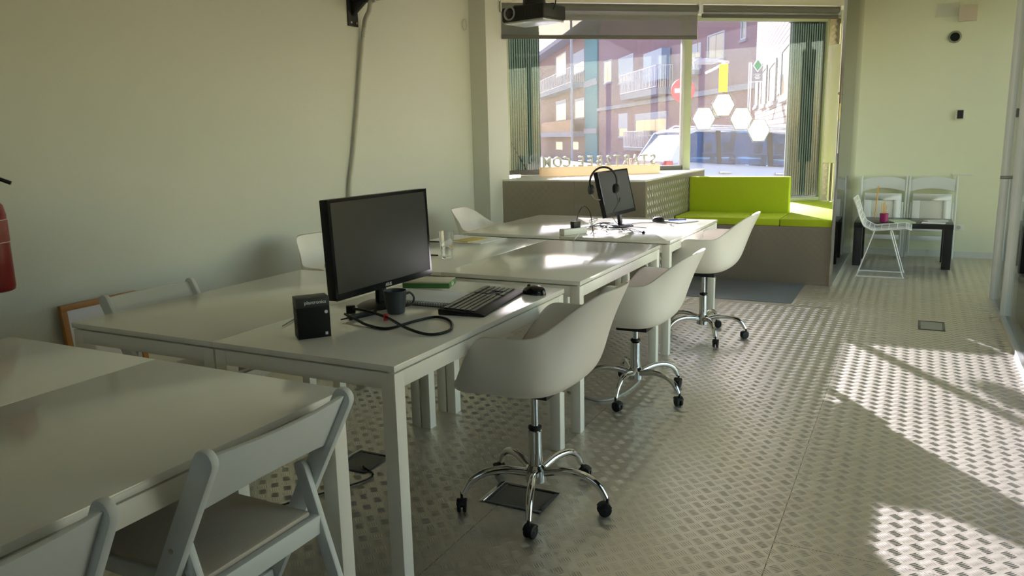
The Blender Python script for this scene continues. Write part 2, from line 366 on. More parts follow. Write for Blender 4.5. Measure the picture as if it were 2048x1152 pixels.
# ------------------------------------------------------------------ metal sill block and green bench
def clad_side(parent, o, u, lu, h, n, joints=()):
    tread('tread_bars', Vector(o)+Vector(n)*.0005, u, (0, 0, 1), n, lu, h, TBAR, parent)
SX = -.742
sill = thing('display_sill', 'waist high window sill clad in tread plate behind the far desks', 'sill', (0, 0, 0))
far_y = 7.8+.81*(SX-.3)-.03
pl = [(-2.13, 4.776), (SX, 4.776), (SX, far_y), (-2.36, 5.62), (-2.13, 5.6)]
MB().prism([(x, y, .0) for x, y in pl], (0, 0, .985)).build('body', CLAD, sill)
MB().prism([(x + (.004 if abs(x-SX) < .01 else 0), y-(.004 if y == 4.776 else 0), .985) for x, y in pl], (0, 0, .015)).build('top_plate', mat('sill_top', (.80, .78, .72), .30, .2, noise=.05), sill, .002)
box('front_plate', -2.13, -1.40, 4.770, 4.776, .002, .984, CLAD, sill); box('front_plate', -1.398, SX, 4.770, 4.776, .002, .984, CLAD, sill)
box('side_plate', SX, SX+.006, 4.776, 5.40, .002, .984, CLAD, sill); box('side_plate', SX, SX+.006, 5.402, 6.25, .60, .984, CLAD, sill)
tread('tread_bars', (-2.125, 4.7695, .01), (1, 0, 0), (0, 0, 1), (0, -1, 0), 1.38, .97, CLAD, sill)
tread('tread_bars', (SX+.0065, 4.78, .01), (0, 1, 0), (0, 0, 1), (1, 0, 0), 1.46, .97, TBAR, sill, keep=lambda cu, cv: (cu < .9) | (cv > .6))
bench = thing('window_bench', 'built-in bench clad in tread plate with lime green seat and backrest', 'bench', (0, 0, 0))
bp = [(SX+.008, 5.72), (.704, 5.72), (.704, 7.84), (.37, 7.84), (SX+.008, far_y-.02)]
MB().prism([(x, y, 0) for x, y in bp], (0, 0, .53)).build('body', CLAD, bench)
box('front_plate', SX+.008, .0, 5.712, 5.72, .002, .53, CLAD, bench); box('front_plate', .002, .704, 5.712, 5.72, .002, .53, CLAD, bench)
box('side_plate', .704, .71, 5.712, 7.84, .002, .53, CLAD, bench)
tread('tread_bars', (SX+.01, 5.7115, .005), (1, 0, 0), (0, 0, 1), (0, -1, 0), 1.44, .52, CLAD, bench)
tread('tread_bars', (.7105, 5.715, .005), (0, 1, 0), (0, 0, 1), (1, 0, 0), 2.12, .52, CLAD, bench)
box('seat_cushion', SX+.012, .25, 5.70, 6.235, .531, .60, GREEN, bench, .014)
MB().prism([(.253, 5.70, .531), (.70, 5.70, .531), (.70, 7.82, .531), (.36, 7.82, .531), (-.10, 7.46, .531), (.215, 6.40, .531), (.253, 6.36, .531)], (0, 0, .069)).build('seat_cushion', GREEN, bench, .012)
box('backrest_cushion', SX+.014, .25, 6.237, 6.36, .531, .95, GREEN, bench, .012)
MB().prism([(SX+.014, 6.362, .53), (.20, 6.362, .53), (-.12, 7.42, .53), (SX+.014, far_y-.02, .53)], (0, 0, .07)).build('backrest_box', CLAD, bench)

# letters on a light box, read from the street
sg0 = Vector((-1.948, 5.254, 1.0)); sg1 = Vector((-.982, 6.037, 1.0)); sdir = (sg1-sg0).normalized(); slen = (sg1-sg0).length
sign = thing('letter_sign', 'cream plinth with upright white letters turned to the street on the sill', 'sign', (sg0+sg1)/2 + Vector((0, 0, .0005)), math.atan2(sdir.y, sdir.x))
box('plinth', -slen/2, slen/2, 0, .09, 0, .088, film_mat('lightbox_acrylic', (.62, .55, .44), (.30, .26, .2), 0), sign, .003)
LET = mat('letter_white', (.36, .36, .36), .35, .5)
word = 'START2BEE.COM'; adv = {'.': .55, 'M': 1.25, '2': .95}
tot = sum(adv.get(c, 1) for c in word); x = slen/2 - .012; unit = (slen-.02)/tot
for c in word:
    aw = adv.get(c, 1)*unit; xc = x - aw/2; x -= aw
    # mirrored as seen from inside: letter x axis points to -x
    M = frame_M((xc, .045, .0885), (-1, 0, 0), (0, 0, 1), (0, 1, 0))
    lo = text_mesh('letter', c, .142, .014, LET, sign, M @ Matrix.Scale(.84, 4, (1, 0, 0)), .0022)
    lo['label'] = 'white letter %s on the plinth' % ('dot' if c == '.' else c)
# tread clad corner post with a paper tube lamp
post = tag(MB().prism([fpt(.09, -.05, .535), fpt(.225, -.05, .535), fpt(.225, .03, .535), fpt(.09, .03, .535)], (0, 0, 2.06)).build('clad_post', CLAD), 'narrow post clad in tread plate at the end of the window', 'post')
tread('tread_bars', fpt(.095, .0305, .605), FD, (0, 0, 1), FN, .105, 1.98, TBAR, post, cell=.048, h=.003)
lamp = thing('tube_lamp', 'tall cream paper tube lamp standing up against the clad post', 'lamp', (.476, 7.62, 0))
MB().lathe([(.066, 1.03), (.076, 1.035), (.076, 2.285), (.066, 2.29)], 28).build('shade', film_mat('paper_shade', (.66, .64, .50), (.15, .15, .1), 0), lamp, smooth=40)
MB().cyl((0, 0, .601), (0, 0, 1.04), .012).build('stem', ALU, lamp, smooth=40); MB().cyl((0, 0, .601), (0, 0, .615), .07, n=24).build('base', ALU, lamp, smooth=40)

# glass screen at the bench end
scr = thing('glass_screen', 'tall clear glass screen with steel edge post at the bench end', 'screen', (0, 0, 0))
box('glass_pane', .718, .728, 5.72, 7.85, .02, H-.02, GLASS, scr)
box('edge_post', .70, .728, 5.685, 5.712, 0, H-.02, STEEL, scr, .003)
box('bottom_channel', .716, .730, 5.712, 7.85, 0, .02, ALU, scr)
MB().cyl((.690, 5.70, 1.70), (.738, 5.70, 1.70), .012, n=12).build('clip', CHROME, scr, smooth=40)
def note(px, py0, py1, wd, m, label, y=5.9):
    a, b_ = at(px, py0, 0, .7165), at(px, py1, 0, .7165)
    o = MB().box(-.001, 0, -wd/2, wd/2, -(a.z-b_.z)/2, (a.z-b_.z)/2).build('paper_note', m); o.location = (.7165, a.y, (a.z+b_.z)/2); tag(o, label, 'note')
PAPER = mat('paper', (.85, .86, .86), .7); 
note(1681, 207, 240, .16, mat('yellow_paper', (.8, .68, .2), .7), 'yellow note stuck on the glass screen above the white one')
note(1680, 241, 305, .20, PAPER, 'white sheet stuck on the glass screen under the yellow note')

# ------------------------------------------------------------------ glazed partition on the right
prt = thing('glass_partition', 'glazed partition with white posts and pale floor rail beside the walkway', 'partition', (0, 0, 0))
WPOST = mat('partition_white', (.78, .79, .76), .35, .2)
box('post', 1.945, 2.005, 5.56, 5.62, 0, H, WPOST, prt, .003)
box('post', 1.955, 2.035, 4.76, 4.80, 0, H, WPOST, prt, .003); box('post', 1.965, 2.025, 4.802, 4.85, 0, H, ALU, prt, .003)
box('floor_rail', 1.958, 2.037, -3.0, 4.76, 0, .035, ALU, prt, .003)
box('glass_pane', 1.988, 2.0, -3.0, 4.76, .035, H, GLASS, prt)
lf = box('door_leaf', 1.975, 1.985, 4.86, 5.55, .01, 2.4, GLASS, prt)
MB().cyl((1.90, 5.08, 1.017), (2.03, 5.08, 1.017), .012, n=12).build('handle', STEEL, lf, smooth=40)
MB().box(1.97, 1.99, 4.852, 4.868, .01, 2.4).build('edge_strip', mat('seal', (.08, .08, .08), .5), lf)

# ------------------------------------------------------------------ desks
def make_table():
    t = thing('desk', 'x', 'table')
    box('tabletop', -.374, .374, -.625, .625, .72, .74, TABLE, t, .002)
    for s in (-1, 1):
        box('apron', s*.370-(.02 if s > 0 else 0), s*.370+(.02 if s < 0 else 0), -.572, .572, .662, .714, TFRAME, t, .002)
        box('apron', -.322, .322, s*.621-(.02 if s > 0 else 0), s*.621+(.02 if s < 0 else 0), .662, .714, TFRAME, t, .002)
    box('gap_shade_spacer', -.35, .35, -.60, .60, .712, .72, mat('shadow_gap', (.25, .24, .2), .6), t)  # spacer coloured dark to stand for the shade between top and apron
    for sx in (-1, 1):
        for sy in (-1, 1):
            x0, x1 = sorted((sx*.371, sx*.321)); y0, y1 = sorted((sy*.622, sy*.572))
            box('leg', x0, x1, y0, y1, 0, .714, TFRAME, t, .002)
    return t
tb = make_table()
L = 1.277
spec = [(-.226-L/2, 0, 'front row'), (L/2, 0, 'row with the big monitor'), (1.459+L/2, 0, 'third row'), (2.936+L/2, -.35, 'far row')]
labs = {(0, 0): 'white desk nearest the camera with two folding chairs drawn up to it', (0, 1): 'white desk in the front row, on the side of the red extinguisher',
        (1, 0): 'white desk carrying the big monitor, keyboard and mug', (1, 1): 'empty white desk between the big monitor and the wall, framed board behind it',
        (2, 0): 'white desk in the third row, bare, with the second shell chair', (2, 1): 'white desk in the third row carrying a drinking glass and envelope',
        (3, 0): 'white desk in the far row carrying the mouse and notepad', (3, 1): 'white desk in the far row, its wall half with a shell chair tucked in'}
first = True
for r_, (yc, rot, nm) in enumerate(spec):
    for q in (0, 1):
        loc = Vector((-.375 - .75*q, yc, 0))
        if r_ == 3:
            c = Vector((-.75, yc, 0)); loc = c + Matrix.Rotation(R(rot), 3, 'Z') @ (loc-c) + Vector((.012, -.01, 0))
        t = tb if first else dup(tb, loc)
        t.location = loc; t.rotation_euler = (0, 0, R(rot)); t.scale = (1, L/1.25, 1); first = False
        t['label'] = labs[(r_, q)]; t['group'] = 'white desks in four double rows'

# ------------------------------------------------------------------ shell office chairs
def smooth01(a): a = max(0, min(1, a)); return a*a*(3-2*a)
def rim(phi):
    p = abs(phi)
    h = .515 + (.735-.515)*smooth01((p-R(42))/R(40))
    h += (.887-.735)*smooth01((p-R(110))/R(55))
    # super-elliptic plan
    c, s_ = math.cos(p), math.sin(p); n = 2.6
    ax = .268 if c > 0 else .240; ay = .300
    lo = (abs(c/ax)**n + abs(s_/ay)**n)**(-1/n)
    return lo, lo + .115*smooth01((p-R(125))/R(45)), h
def shell_mesh():
    m = MB(); NU, NV = 72, 15; z0 = .486
    def fn(u, v):
        phi = -math.pi + u*2*math.pi; lo, rr, h = rim(phi); hh = h - z0
        t = v; b1, b2, b3 = 3*t*(1-t)**2, 3*t*t*(1-t), t**3
        r = b1*lo*1.0 + b2*lo*1.03 + b3*lo + (rr-lo)*t**5
        z = z0 + b1*(-.008) + b2*hh*.13 + b3*hh
        p = abs(phi)
        if p < R(40): z -= .016*smooth01((v-.8)/.2)*(1-p/R(40))
        return (r*math.cos(phi), r*math.sin(phi), z)
    m.grid(fn, NU, NV, cu=True)
    return m
def make_shell_chair():
    t = thing('shell_chair', 'x', 'chair')
    sh = shell_mesh().build('seat_shell', SHELLM, t, smooth=80, fix=True)
    md = sh.modifiers.new('thick', 'SOLIDIFY'); md.thickness = .007; md.offset = 0
    md = sh.modifiers.new('sub', 'SUBSURF'); md.levels = 1; md.render_levels = 1
    # seat plate sits under the bucket
    m = MB(); m.box(-.085, .085, -.075, .075, .446, .470); m.build('seat_plate', BLACK, t, .004)
    MB().tube([(0, -.03, .436), (-.02, -.12, .43), (-.035, -.20, .395)], .0055, 8).build('lever', CHROME, t, smooth=60)
    MB().cyl((0, 0, .19), (0, 0, .445), .0145, n=20).build('gas_lift', CHROME, t, smooth=40)
    MB().lathe([(.021, .10), (.027, .105), (.027, .295), (.020, .302)], 24).build('column_sleeve', CHROME, t, smooth=40)
    MB().lathe([(.018, .300), (.026, .302), (.026, .312), (.016, .316)], 24).build('column_cap', BLACK, t, smooth=40)
    MB().lathe([(.03, .088), (.042, .092), (.044, .14), (.03, .158)], 24).build('hub', CHROME, t, smooth=40)
    for k in range(5):
        Rk = Matrix.Rotation(k*2*math.pi/5, 4, 'Z')
        m = MB(); m.M = Rk
        m.tube(spline([(.03, 0, .128), (.12, 0, .148), (.20, 0, .142), (.255, 0, .112), (.285, 0, .066)], 5), .015, 10, rs=[.018-.006*i/20 for i in range(21)])
        arm = m.build('base_arm', CHROME, t, smooth=60)
        m = MB(); m.M = Rk @ Matrix.Translation((.29, 0, 0)) @ Matrix.Rotation(.6+k*1.3, 4, 'Z')
        for y in (-.017, .005): m.cyl((-.012, y, .025), (-.012, y+.012, .025), .025, n=18)
        m.cyl((-.012, -.018, .025), (-.012, .018, .025), .008, n=10)
        # hood over the two wheels
        hood = []
        for i in range(9):
            a = R(20 + i*17); hood.append((-.012 + .028*math.cos(a), .025 + .028*math.sin(a)))
        m.prism([(x, -.019, z) for x, z in hood], (0, .038, 0))
        m.cyl((0, 0, .045), (0, 0, .075), .006, n=8)
        m.build('caster', BLACK, arm, .002)
    return t
sc = make_shell_chair(); G = 'white shell chairs with chrome star bases'
def chair_at(o, loc, rz, label, star=0, drop=0):
    for ch in o.children:
        if ch.name.startswith('base_arm'): ch.rotation_euler = (0, 0, R(star)-rz)
        if ch.name.split('.')[0] in ('seat_shell', 'seat_plate', 'lever', 'gas_lift'): ch.location.z = -drop
    o.location = loc; o.rotation_euler = (0, 0, rz); o['label'] = label; o['group'] = G
chair_at(sc, (.105, .735, 0), math.pi, 'white shell office chair nearest the camera, at the desk with keyboard', 2)
chair_at(dup(sc, (0, 0, 0)), (.05, 2.12, 0), math.pi, 'white shell office chair in the middle of the three along the walkway', 52, .075)
chair_at(dup(sc, (0, 0, 0)), (.088, 3.49, 0), math.pi, 'white shell office chair farthest along the walkway, before the green bench', 12, .012)
chair_at(dup(sc, (0, 0, 0)), (-1.66, 1.90, 0), R(-4), 'white shell chair by the wall, half hidden behind the big monitor', 20, .05)
chair_at(dup(sc, (0, 0, 0)), (-1.66, 3.72, 0), R(2), 'white shell chair by the wall at the far desks, beside the column', 40, .05)

# ------------------------------------------------------------------ white folding chairs
def board(m, a, b, wd, th, round_a=True, n=8, wb=None):
    # flat board in the x-z plane from a to b (2-D), width wd, thickness th in y, rounded at a
    a = Vector((a[0], a[1])); b = Vector((b[0], b[1])); d = (b-a).normalized(); nx = Vector((-d.y, d.x)); wb = wb or wd
    pts = []
    if round_a:
        for k in range(n+1):
            an = math.pi*k/n; pts.append(a + nx*(wd/2*math.cos(an)) - d*(wd/2*math.sin(an)) + d*(wd/2))
    else: pts += [a+nx*wd/2, a-nx*wd/2]
    pts += [b-nx*wb/2, b+nx*wb/2]
    return [(p.x, p.y) for p in pts]
def make_folding_chair():
    t = thing('folding_chair', 'x', 'chair'); W = .435/2
    for s in (-1, 1):
        y0 = s*W - (.011)
        m = MB(); m.prism([(x, y0, z) for x, z in board(m, (-.205, .79), (.215, 0), .056, .022)], (0, .022, 0)); m.build('post', FOLDW, t, .005)
        y0 = s*(W-.026) - .010
        m = MB(); m.prism([(x, y0, z) for x, z in board(m, (-.055, .585), (-.235, 0), .038, .02)], (0, .02, 0)); m.build('rear_leg', FOLDW, t, .005)
    m = MB(); wS = W-.010
    def slat(u, v):
        # closed section ring v around, u across
        y = (u*2-1)*wS; bow = .022*(1-(u*2-1)**2)
        top = .160; bot = -.006 + .030*(1-(u*2-1)**2)
        ring = [(-.009, bot), (.009, bot), (.009, top), (-.009, top)]
        k = ring[int(round(v*4)) % 4]
        # tilt along the posts: direction from top (-.205,.79) down to (.215,0)
        d = Vector((.42, -.79)).normalized(); zz = .165 - k[1]
        cx_, cz_ = -.205 + d.x*(zz+.01), .79 + d.y*(zz+.01)
        return (cx_ - bow + k[0], y, cz_)
    m.grid(slat, 15, 4, cv=True); n0 = 0
    m.f.append((0, 1, 2, 3)); m.f.append(tuple(14*4+q for q in (3, 2, 1, 0)))
    m.build('back_slat', FOLDW, t, .003)
    wS = W-.040
    for s in (-1, 1): box('seat_rail', -.105, .285, s*wS-.012, s*wS+.012, .405, .447, FOLDW, t, .004)
    box('seat_rail', -.118, -.096, -wS-.012, wS+.012, .395, .447, FOLDW, t, .004); box('seat_rail', .285, .305, -wS-.012, wS+.012, .405, .447, FOLDW, t, .004)
    box('seat_pad', -.094, .284, -wS+.0, wS-.0, .425, .458, PAD, t, .01)
    box('stretcher', .085, .107, -W+.012, W-.012, .20, .232, FOLDW, t, .003)
    box('stretcher', -.185, -.165, -W+.036, W-.036, .16, .19, FOLDW, t, .003)
    for s in (-1, 1): MB().cyl((-.070, s*(W+.011), .545), (-.070, s*(W+.014), .545), .006, n=10).build('bolt', STEEL, t, smooth=40)
    return t
fc = make_folding_chair(); G2 = 'white folding chairs with padded seats'
def fold_at(o, loc, rz, label): o.location = loc; o.rotation_euler = (0, 0, rz); o['label'] = label; o['group'] = G2
fold_at(fc, (-.10, -.565, 0), math.pi, 'white folding chair with grey padded seat, whole, at the nearest desk')
fold_at(dup(fc, (0, 0, 0)), (-.09, -1.235, 0), math.pi, 'white folding chair at the nearest desk, cut off by the photo corner')
fold_at(dup(fc, (0, 0, 0)), (-1.43, .455, 0), 0, 'white folding chair on the wall side, beside the framed board')

def make_folded():
    t = thing('folded_chair', 'x', 'chair'); W = .225
    # stands in the x-z plane, front to -y
    for s in (-1, 1):
        box('post', s*W-.011-(0 if s < 0 else 0), s*W+.011, -.018, .03, 0, .885, FOLDW, t, .007)
        box('rear_leg', s*(W-.028)-.010, s*(W-.028)+.010, -.03, .0, .05, .60, FOLDW, t, .006)
    m = MB(); w_ = W-.011
    top = [(w_*(k/6-1), .84 + .038*(1-(k/6-1)**2)) for k in range(13)]; bot = [(w_*(1-k/6), .715 + .035*(1-(1-k/6)**2)) for k in range(13)]
    m.prism([(x, -.012, z) for x, z in bot[::-1]] + [(x, -.012, z) for x, z in top[::-1]], (0, .018, 0)); m.build('back_slat', FOLDW, t, .003)
    w_ = W-.042
    m = MB()
    m.box(-w_, w_, -.045, -.02, .29, .36); m.box(-w_, w_, -.045, -.02, .62, .69); m.box(-w_, -w_+.07, -.045, -.02, .36, .62); m.box(w_-.07, w_, -.045, -.02, .36, .62)
    m.build('seat_frame', FOLDW, t, .004)
    box('seat_panel', -w_+.07, w_-.07, -.036, -.022, .36, .62, mat('fold_panel', (.72, .74, .68), .5), t, .003)
    box('stretcher', -W+.04, W-.04, -.03, -.008, .19, .24, FOLDW, t, .003)
    return t
fd = make_folded()
fd.location = (1.033, 7.70, 0); fd.rotation_euler = (R(-7), 0, 0); fd['label'] = 'folded white chair leaning on the far wall behind the magenta cup'; fd['group'] = 'folded chairs against the far wall'
f2 = dup(fd, (1.512, 7.70, 0), None, 'folded white chair leaning on the far wall under the outlet, behind papers')

# ------------------------------------------------------------------ black side table, wire chair and what is on them
bt = thing('side_table', 'low black square-legged table before the folded chairs', 'table', (1.255, 7.235, 0))
BT = mat('black_stain', (.02, .02, .021), .3, noise=.1)
box('tabletop', -.45, .45, -.285, .285, .40, .45, BT, bt, .003)
for sx in (-1, 1):
    for sy in (-1, 1): box('leg', min(sx*.448, sx*.368), max(sx*.448, sx*.368), min(sy*.283, sy*.203), max(sy*.283, sy*.203), 0, .40, BT, bt, .003)
cup = thing('pencil_cup', 'magenta cup holding orange pencils on the black table', 'cup', (1.078, 7.02, .4505))
MB().lathe([(.034, 0), (.038, .004), (.041, .092), (.037, .092), (.034, .008), (0, .008)], 20).build('cup_body', mat('magenta', (.30, .01, .12), .4), cup, smooth=40)
for k, (dx, dy, h, q) in enumerate([(-.03, .01, .19, .5), (.0, .02, .21, -.3), (.02, -.01, .17, .2), (-.01, -.02, .2, 0)]):
    MB().cyl((dx*.4, dy*.4, .01), (dx, dy, h), .0035, n=6).build('pencil', mat('pencil_orange', (.75, .38, .06), .5), cup)
nw = thing('stick_bundle', 'tall thin orange stick leaning on the folded chair', 'stick', (.975, 7.46, .4505)); MB().cyl((0, 0, 0), (.012, .12, .33), .006, n=8).build('rod', MATS['pencil_orange'], nw)
def sheet(name, c, wx, wy, rz, m, label, cat, th=.003):
    o = box(name, -wx/2, wx/2, -wy/2, wy/2, 0, th, m); o.location = c; o.rotation_euler = (0, 0, rz); tag(o, label, cat); return o
sheet('magazine', (1.24, 7.08, .4505), .20, .26, .3, mat('magazine_green', (.5, .6, .4), .5), 'green covered magazine lying beside the magenta cup', 'magazine', .012)
sheet('paper_sheet', (1.53, 7.06, .4505), .21, .13, -.1, PAPER, 'loose white paper lying flat on the black table', 'paper')
sheet('paper_sheet', (1.55, 7.25, .4505), .2, .12, .4, mat('paper_grey', (.6, .62, .6), .7), 'crumpled grey paper behind the white one on the black table', 'paper', .01)

wc = thing('wire_chair', 'white wire mesh chair on a sled base before the black table', 'chair', (1.09, 6.46, 0))
WIRE = mat('white_wire', (.85, .85, .84), .35)
def wprof(t, v):
    # t 0 (front lip) .. 1 (back top), v -1..1 across; x forward
    pts = [(.245, .455), (.20, .463), (.05, .445), (-.08, .43), (-.16, .47), (-.205, .56), (-.235, .65), (-.27, .735)]
    k = t*(len(pts)-1); i = min(int(k), len(pts)-2); f = k-i; f2_ = f*f*(3-2*f)*.5 + f*.5
    x = pts[i][0]*(1-f2_) + pts[i+1][0]*f2_; z = pts[i][1]*(1-f2_) + pts[i+1][1]*f2_
    wdt = .235 + .02*math.sin(t*math.pi); lift = .030*v*v*(1-abs(t-.5))
    return Vector((x + .02*v*v*(t > .5)*(t-.5)*2, wdt*v, z + lift))
m = MB()
for i in range(13): m.tube([wprof(k/20, -1 + i/6) for k in range(21)], .0030, 5)
m.build('lengthwise_wires', WIRE, wc, smooth=60)
m = MB()
for i in range(15): m.tube([wprof(i/14, -1 + k/6) for k in range(13)], .0030, 5)
m.build('cross_wires', WIRE, wc, smooth=60)
rim_pts = [wprof(k/20, -1) for k in range(21)] + [wprof(1, -1+k/6) for k in range(1, 13)] + [wprof(1-k/20, 1) for k in range(1, 21)] + [wprof(0, 1-k/6) for k in range(1, 12)]
MB().tube(rim_pts, .005, 6, closed=True).build('rim_wire', WIRE, wc, smooth=60)
for s in (-1, 1):
    y = s*.17
    m = MB(); m.tube([(.075, y*.9, .445), (.075, y*.9, .43), (.20, y, .02), (.21, y, .007), (.19, y, .006), (-.19, y, .006), (-.205, y, .007), (-.195, y, .02), (-.07, y*.9, .425), (-.07, y*.9, .44)], .006, 8); m.build('sled_side', WIRE, wc, smooth=60)
m = MB(); m.tube([(-.07, -.153, .432), (-.07, .153, .432)], .005, 8); m.tube([(.075, -.153, .436), (.075, .153, .436)], .005, 8); m.build('seat_brace', WIRE, wc, smooth=60)

# ------------------------------------------------------------------ big monitor and desk clutter
def monitor(name, label, c, zb, yaw, tilt, wd, ht, basec, brand, thick=.04):
    # origin at base; faces +x local
    t = thing(name, label, 'monitor', (basec[0], basec[1], .7405), yaw)
    c = Matrix.Rotation(-yaw, 3, 'Z') @ (Vector((c[0], c[1], 0)) - Vector((basec[0], basec[1], 0)))
    RT = Matrix.Translation((c.x, c.y, zb-.7405)) @ Matrix.Rotation(-tilt, 4, 'Y')
    bz = .012; bb = .024
    m = MB(); m.M = RT; m.box(-thick, -.002, -wd/2, wd/2, 0, ht); m.build('back_case', BLACK, t, .004)
    m = MB(); m.M = RT
    m.box(-.002, .002, -wd/2, -wd/2+bz, 0, ht); m.box(-.002, .002, wd/2-bz, wd/2, 0, ht); m.box(-.002, .002, -wd/2+bz, wd/2-bz, ht-bz, ht); m.box(-.002, .003, -wd/2+bz, wd/2-bz, 0, bb)
    bez = m.build('bezel', BLACKG, t)
    if brand: text_mesh('brand_text', brand, .017, .0003, mat('brand_grey', (.55, .56, .56), .4), bez, RT @ frame_M((.0035, 0, .006), (0, 1, 0), (0, 0, 1), (1, 0, 0)), .0004)
    m = MB(); m.M = RT; m.box(-.0015, .0005, -wd/2+bz, wd/2-bz, bb, ht-bz); m.build('screen', SCREEN, t)
    m = MB(); m.beam((0, 0, .012), (c.x-thick*.9, c.y, zb-.7405+.10), .05, .022, (1, 0, 0)); m.build('stand_neck', BLACK, t, .004)
    m = MB()
    m.lathe([(.0, 0), (.095, 0), (.105, .004), (.09, .012), (.03, .018), (0, .018)], 32); 
    m.v = [(x*.85, y*1.15, z) for x, y, z in m.v]; m.build('stand_base', BLACK, t, smooth=40)
    return t
monitor('monitor', 'large black flat monitor on the desk with the keyboard', (-.494, .663), .827, -.026, .036, .612, .367, (-.56, .70), 'ASUS')
m2 = monitor('monitor', 'small black monitor leaning back on the far desk, headset over its corner', (-.485, 3.43), .845, -.05, .225, .54, .315, (-.555, 3.60), None, .03)

# headset hung on the corner of the small monitor
hs = thing('headset', 'black headset hung over the corner of the small monitor', 'headset', (-.515, 3.145, 1.065), R(-50))
band = [(.0, .095*math.sin(R(a)), .10*math.cos(R(a))+.02) for a in range(-115, 116, 10)]
MB().tube(band, .007, 8).build('headband', BLACK, hs, smooth=60)
for s in (-1, 1):
    m = MB(); m.M = Matrix.Translation((.0, s*.088, -.025)) @ Matrix.Rotation(R(90), 4, 'X'); m.lathe([(0, -.016), (.030, -.014), (.036, 0), (.030, .014), (0, .016)], 20); m.build('ear_cup', BLACK, hs, smooth=50)
MB().tube(spline([(.0, -.09, -.04), (.05, -.085, -.075), (.08, -.05, -.09)], 5), .004, 6).build('microphone_boom', STEEL, hs, smooth=60)
MB().tube(spline([(.0, .088, -.05), (.03, .09, -.12), (.01, .06, -.20), (.02, .10, -.27), (.06, .13, -.312)], 5), .0022, 6).build('headset_cord', BLACK, hs, smooth=60)

Z2 = .7405
def td(px, py, z=Z2): return at(px, py, 2, z)
# keyboard
k0, k1, k2_ = td(887, 622), td(975, 575), td(955, 640)
kc = Vector((-.185, .885, Z2)); 
kb = thing('keyboard', 'black keyboard near the desk edge, before the mouse', 'keyboard', kc, R(97.5)); kb.scale = (1.05, 1.12, 1)
# local: x along length (towards the camera), y: away from the user
m = MB(); m.prism([(-.23, -.085, 0), (-.23, .085, 0), (-.23, .085, .022), (-.23, -.06, .014), (-.23, -.085, .008)], (.46, 0, 0)); m.build('keyboard_case', BLACK, kb, .004)
KEY = mat('key_black', (.075, .083, .095), .22, noise=.05)
m = MB(); rng = random.Random(2)
for row in range(6):
    y = .062 - row*.0192 - (.004 if row else 0); x = -.215; z = .020 - row*.0013
    ws = [1]*15 if row < 1 else ([1]*13+[2.] if row == 1 else [1.5]+[1]*12+[1.5] if row == 2 else [1.75]+[1]*11+[2.25] if row == 3 else [2.25]+[1]*10+[2.75] if row == 4 else [1.3, 1.3, 1.3, 6, 1.3, 1.3, 2.5])
    for q in ws:
        m.box(x+.001, x+q*.0186-.0015, y-.0072, y+.0072, z, z+.0065); x += q*.0186
    x0 = .078
    for q in range(3):
        if not (row in (3, 4) and (row == 3 or q != 1)): m.box(x0+q*.019, x0+q*.019+.0165, y-.0072, y+.0072, z, z+.0065)
    for q in range(4): m.box(.142+q*.019, .142+q*.019+.0165, y-.0072, y+.0072, z, z+.0065)
o = m.build('keys', KEY, kb); o['kind'] = 'stuff'
for s in (-1, 1): MB().box(s*.19-.015, s*.19+.015, .06, .08, -.0, .012).build('riser_foot', BLACK, kb)
def mouse(loc, rz, label, m_=BLACK):
    t = thing('computer_mouse', label, 'mouse', loc, rz)
    def fn(u, v):
        a = u*2*math.pi; ph = v*math.pi/2
        x = .058*math.cos(a)*math.cos(ph)**.6; y = .032*math.sin(a)*math.cos(ph)**.6; z = .036*math.sin(ph)**.9*(1-.18*math.cos(a)*math.cos(ph))
        return (x, y, z)
    mm = MB(); mm.grid(fn, 28, 10, cu=True); mm.build('mouse_body', m_, t, smooth=60)
    MB().cyl((.026, -.003, .031), (.026, .003, .031), .009, n=12).build('scroll_wheel', RUBBER, t, smooth=40)
    return t
mouse((-.075, 1.125, Z2), R(170), 'black mouse at the desk corner beyond the keyboard', BLACKG)
mouse((-.375, 3.95, Z2+.001), R(150), 'dark mouse beside the notepad on the far desk')

# mug
mg = thing('mug', 'dark grey tapered mug before the spiral notebook, near the big monitor', 'mug', (-.412, .612, Z2))
MB().lathe([(.030, 0), (.034, .003), (.045, .088), (.0435, .090), (.041, .088), (.031, .008), (0, .006)], 32).build('mug_body', mat('mug_grey', (.055, .065, .07), .45), mg, smooth=40)
m = MB(); hd = Vector((.72, .69, 0)); m.tube(spline([hd*.040 + Vector((0, 0, .072)), hd*.058 + Vector((0, 0, .076)), hd*.072 + Vector((0, 0, .056)), hd*.064 + Vector((0, 0, .032)), hd*.036 + Vector((0, 0, .024))], 6), .0045, 8); m.build('handle', MATS['mug_grey'], mg, smooth=60)
# spiral notebook
nb = thing('spiral_notebook', 'open spiral notebook under the mug and the flat box', 'notebook', (-.40, .865, Z2), R(2))
box('cover', -.20, .155, -.125, .125, 0, .003, mat('card_dark', (.12, .11, .09), .6), nb, .001); box('pages', -.197, .150, -.118, .123, .003, .013, PAPER, nb, .001)
for k in range(30):
    x = -.19 + k*.0118; o = MB().tube([(x, -.118 + .010*math.cos(R(a)), .009 + .010*math.sin(R(a))) for a in range(0, 360, 45)], .0012, 4, closed=True).build('wire_ring', BLACK, nb)
mg.location = (-.417, .60, Z2 + 0)
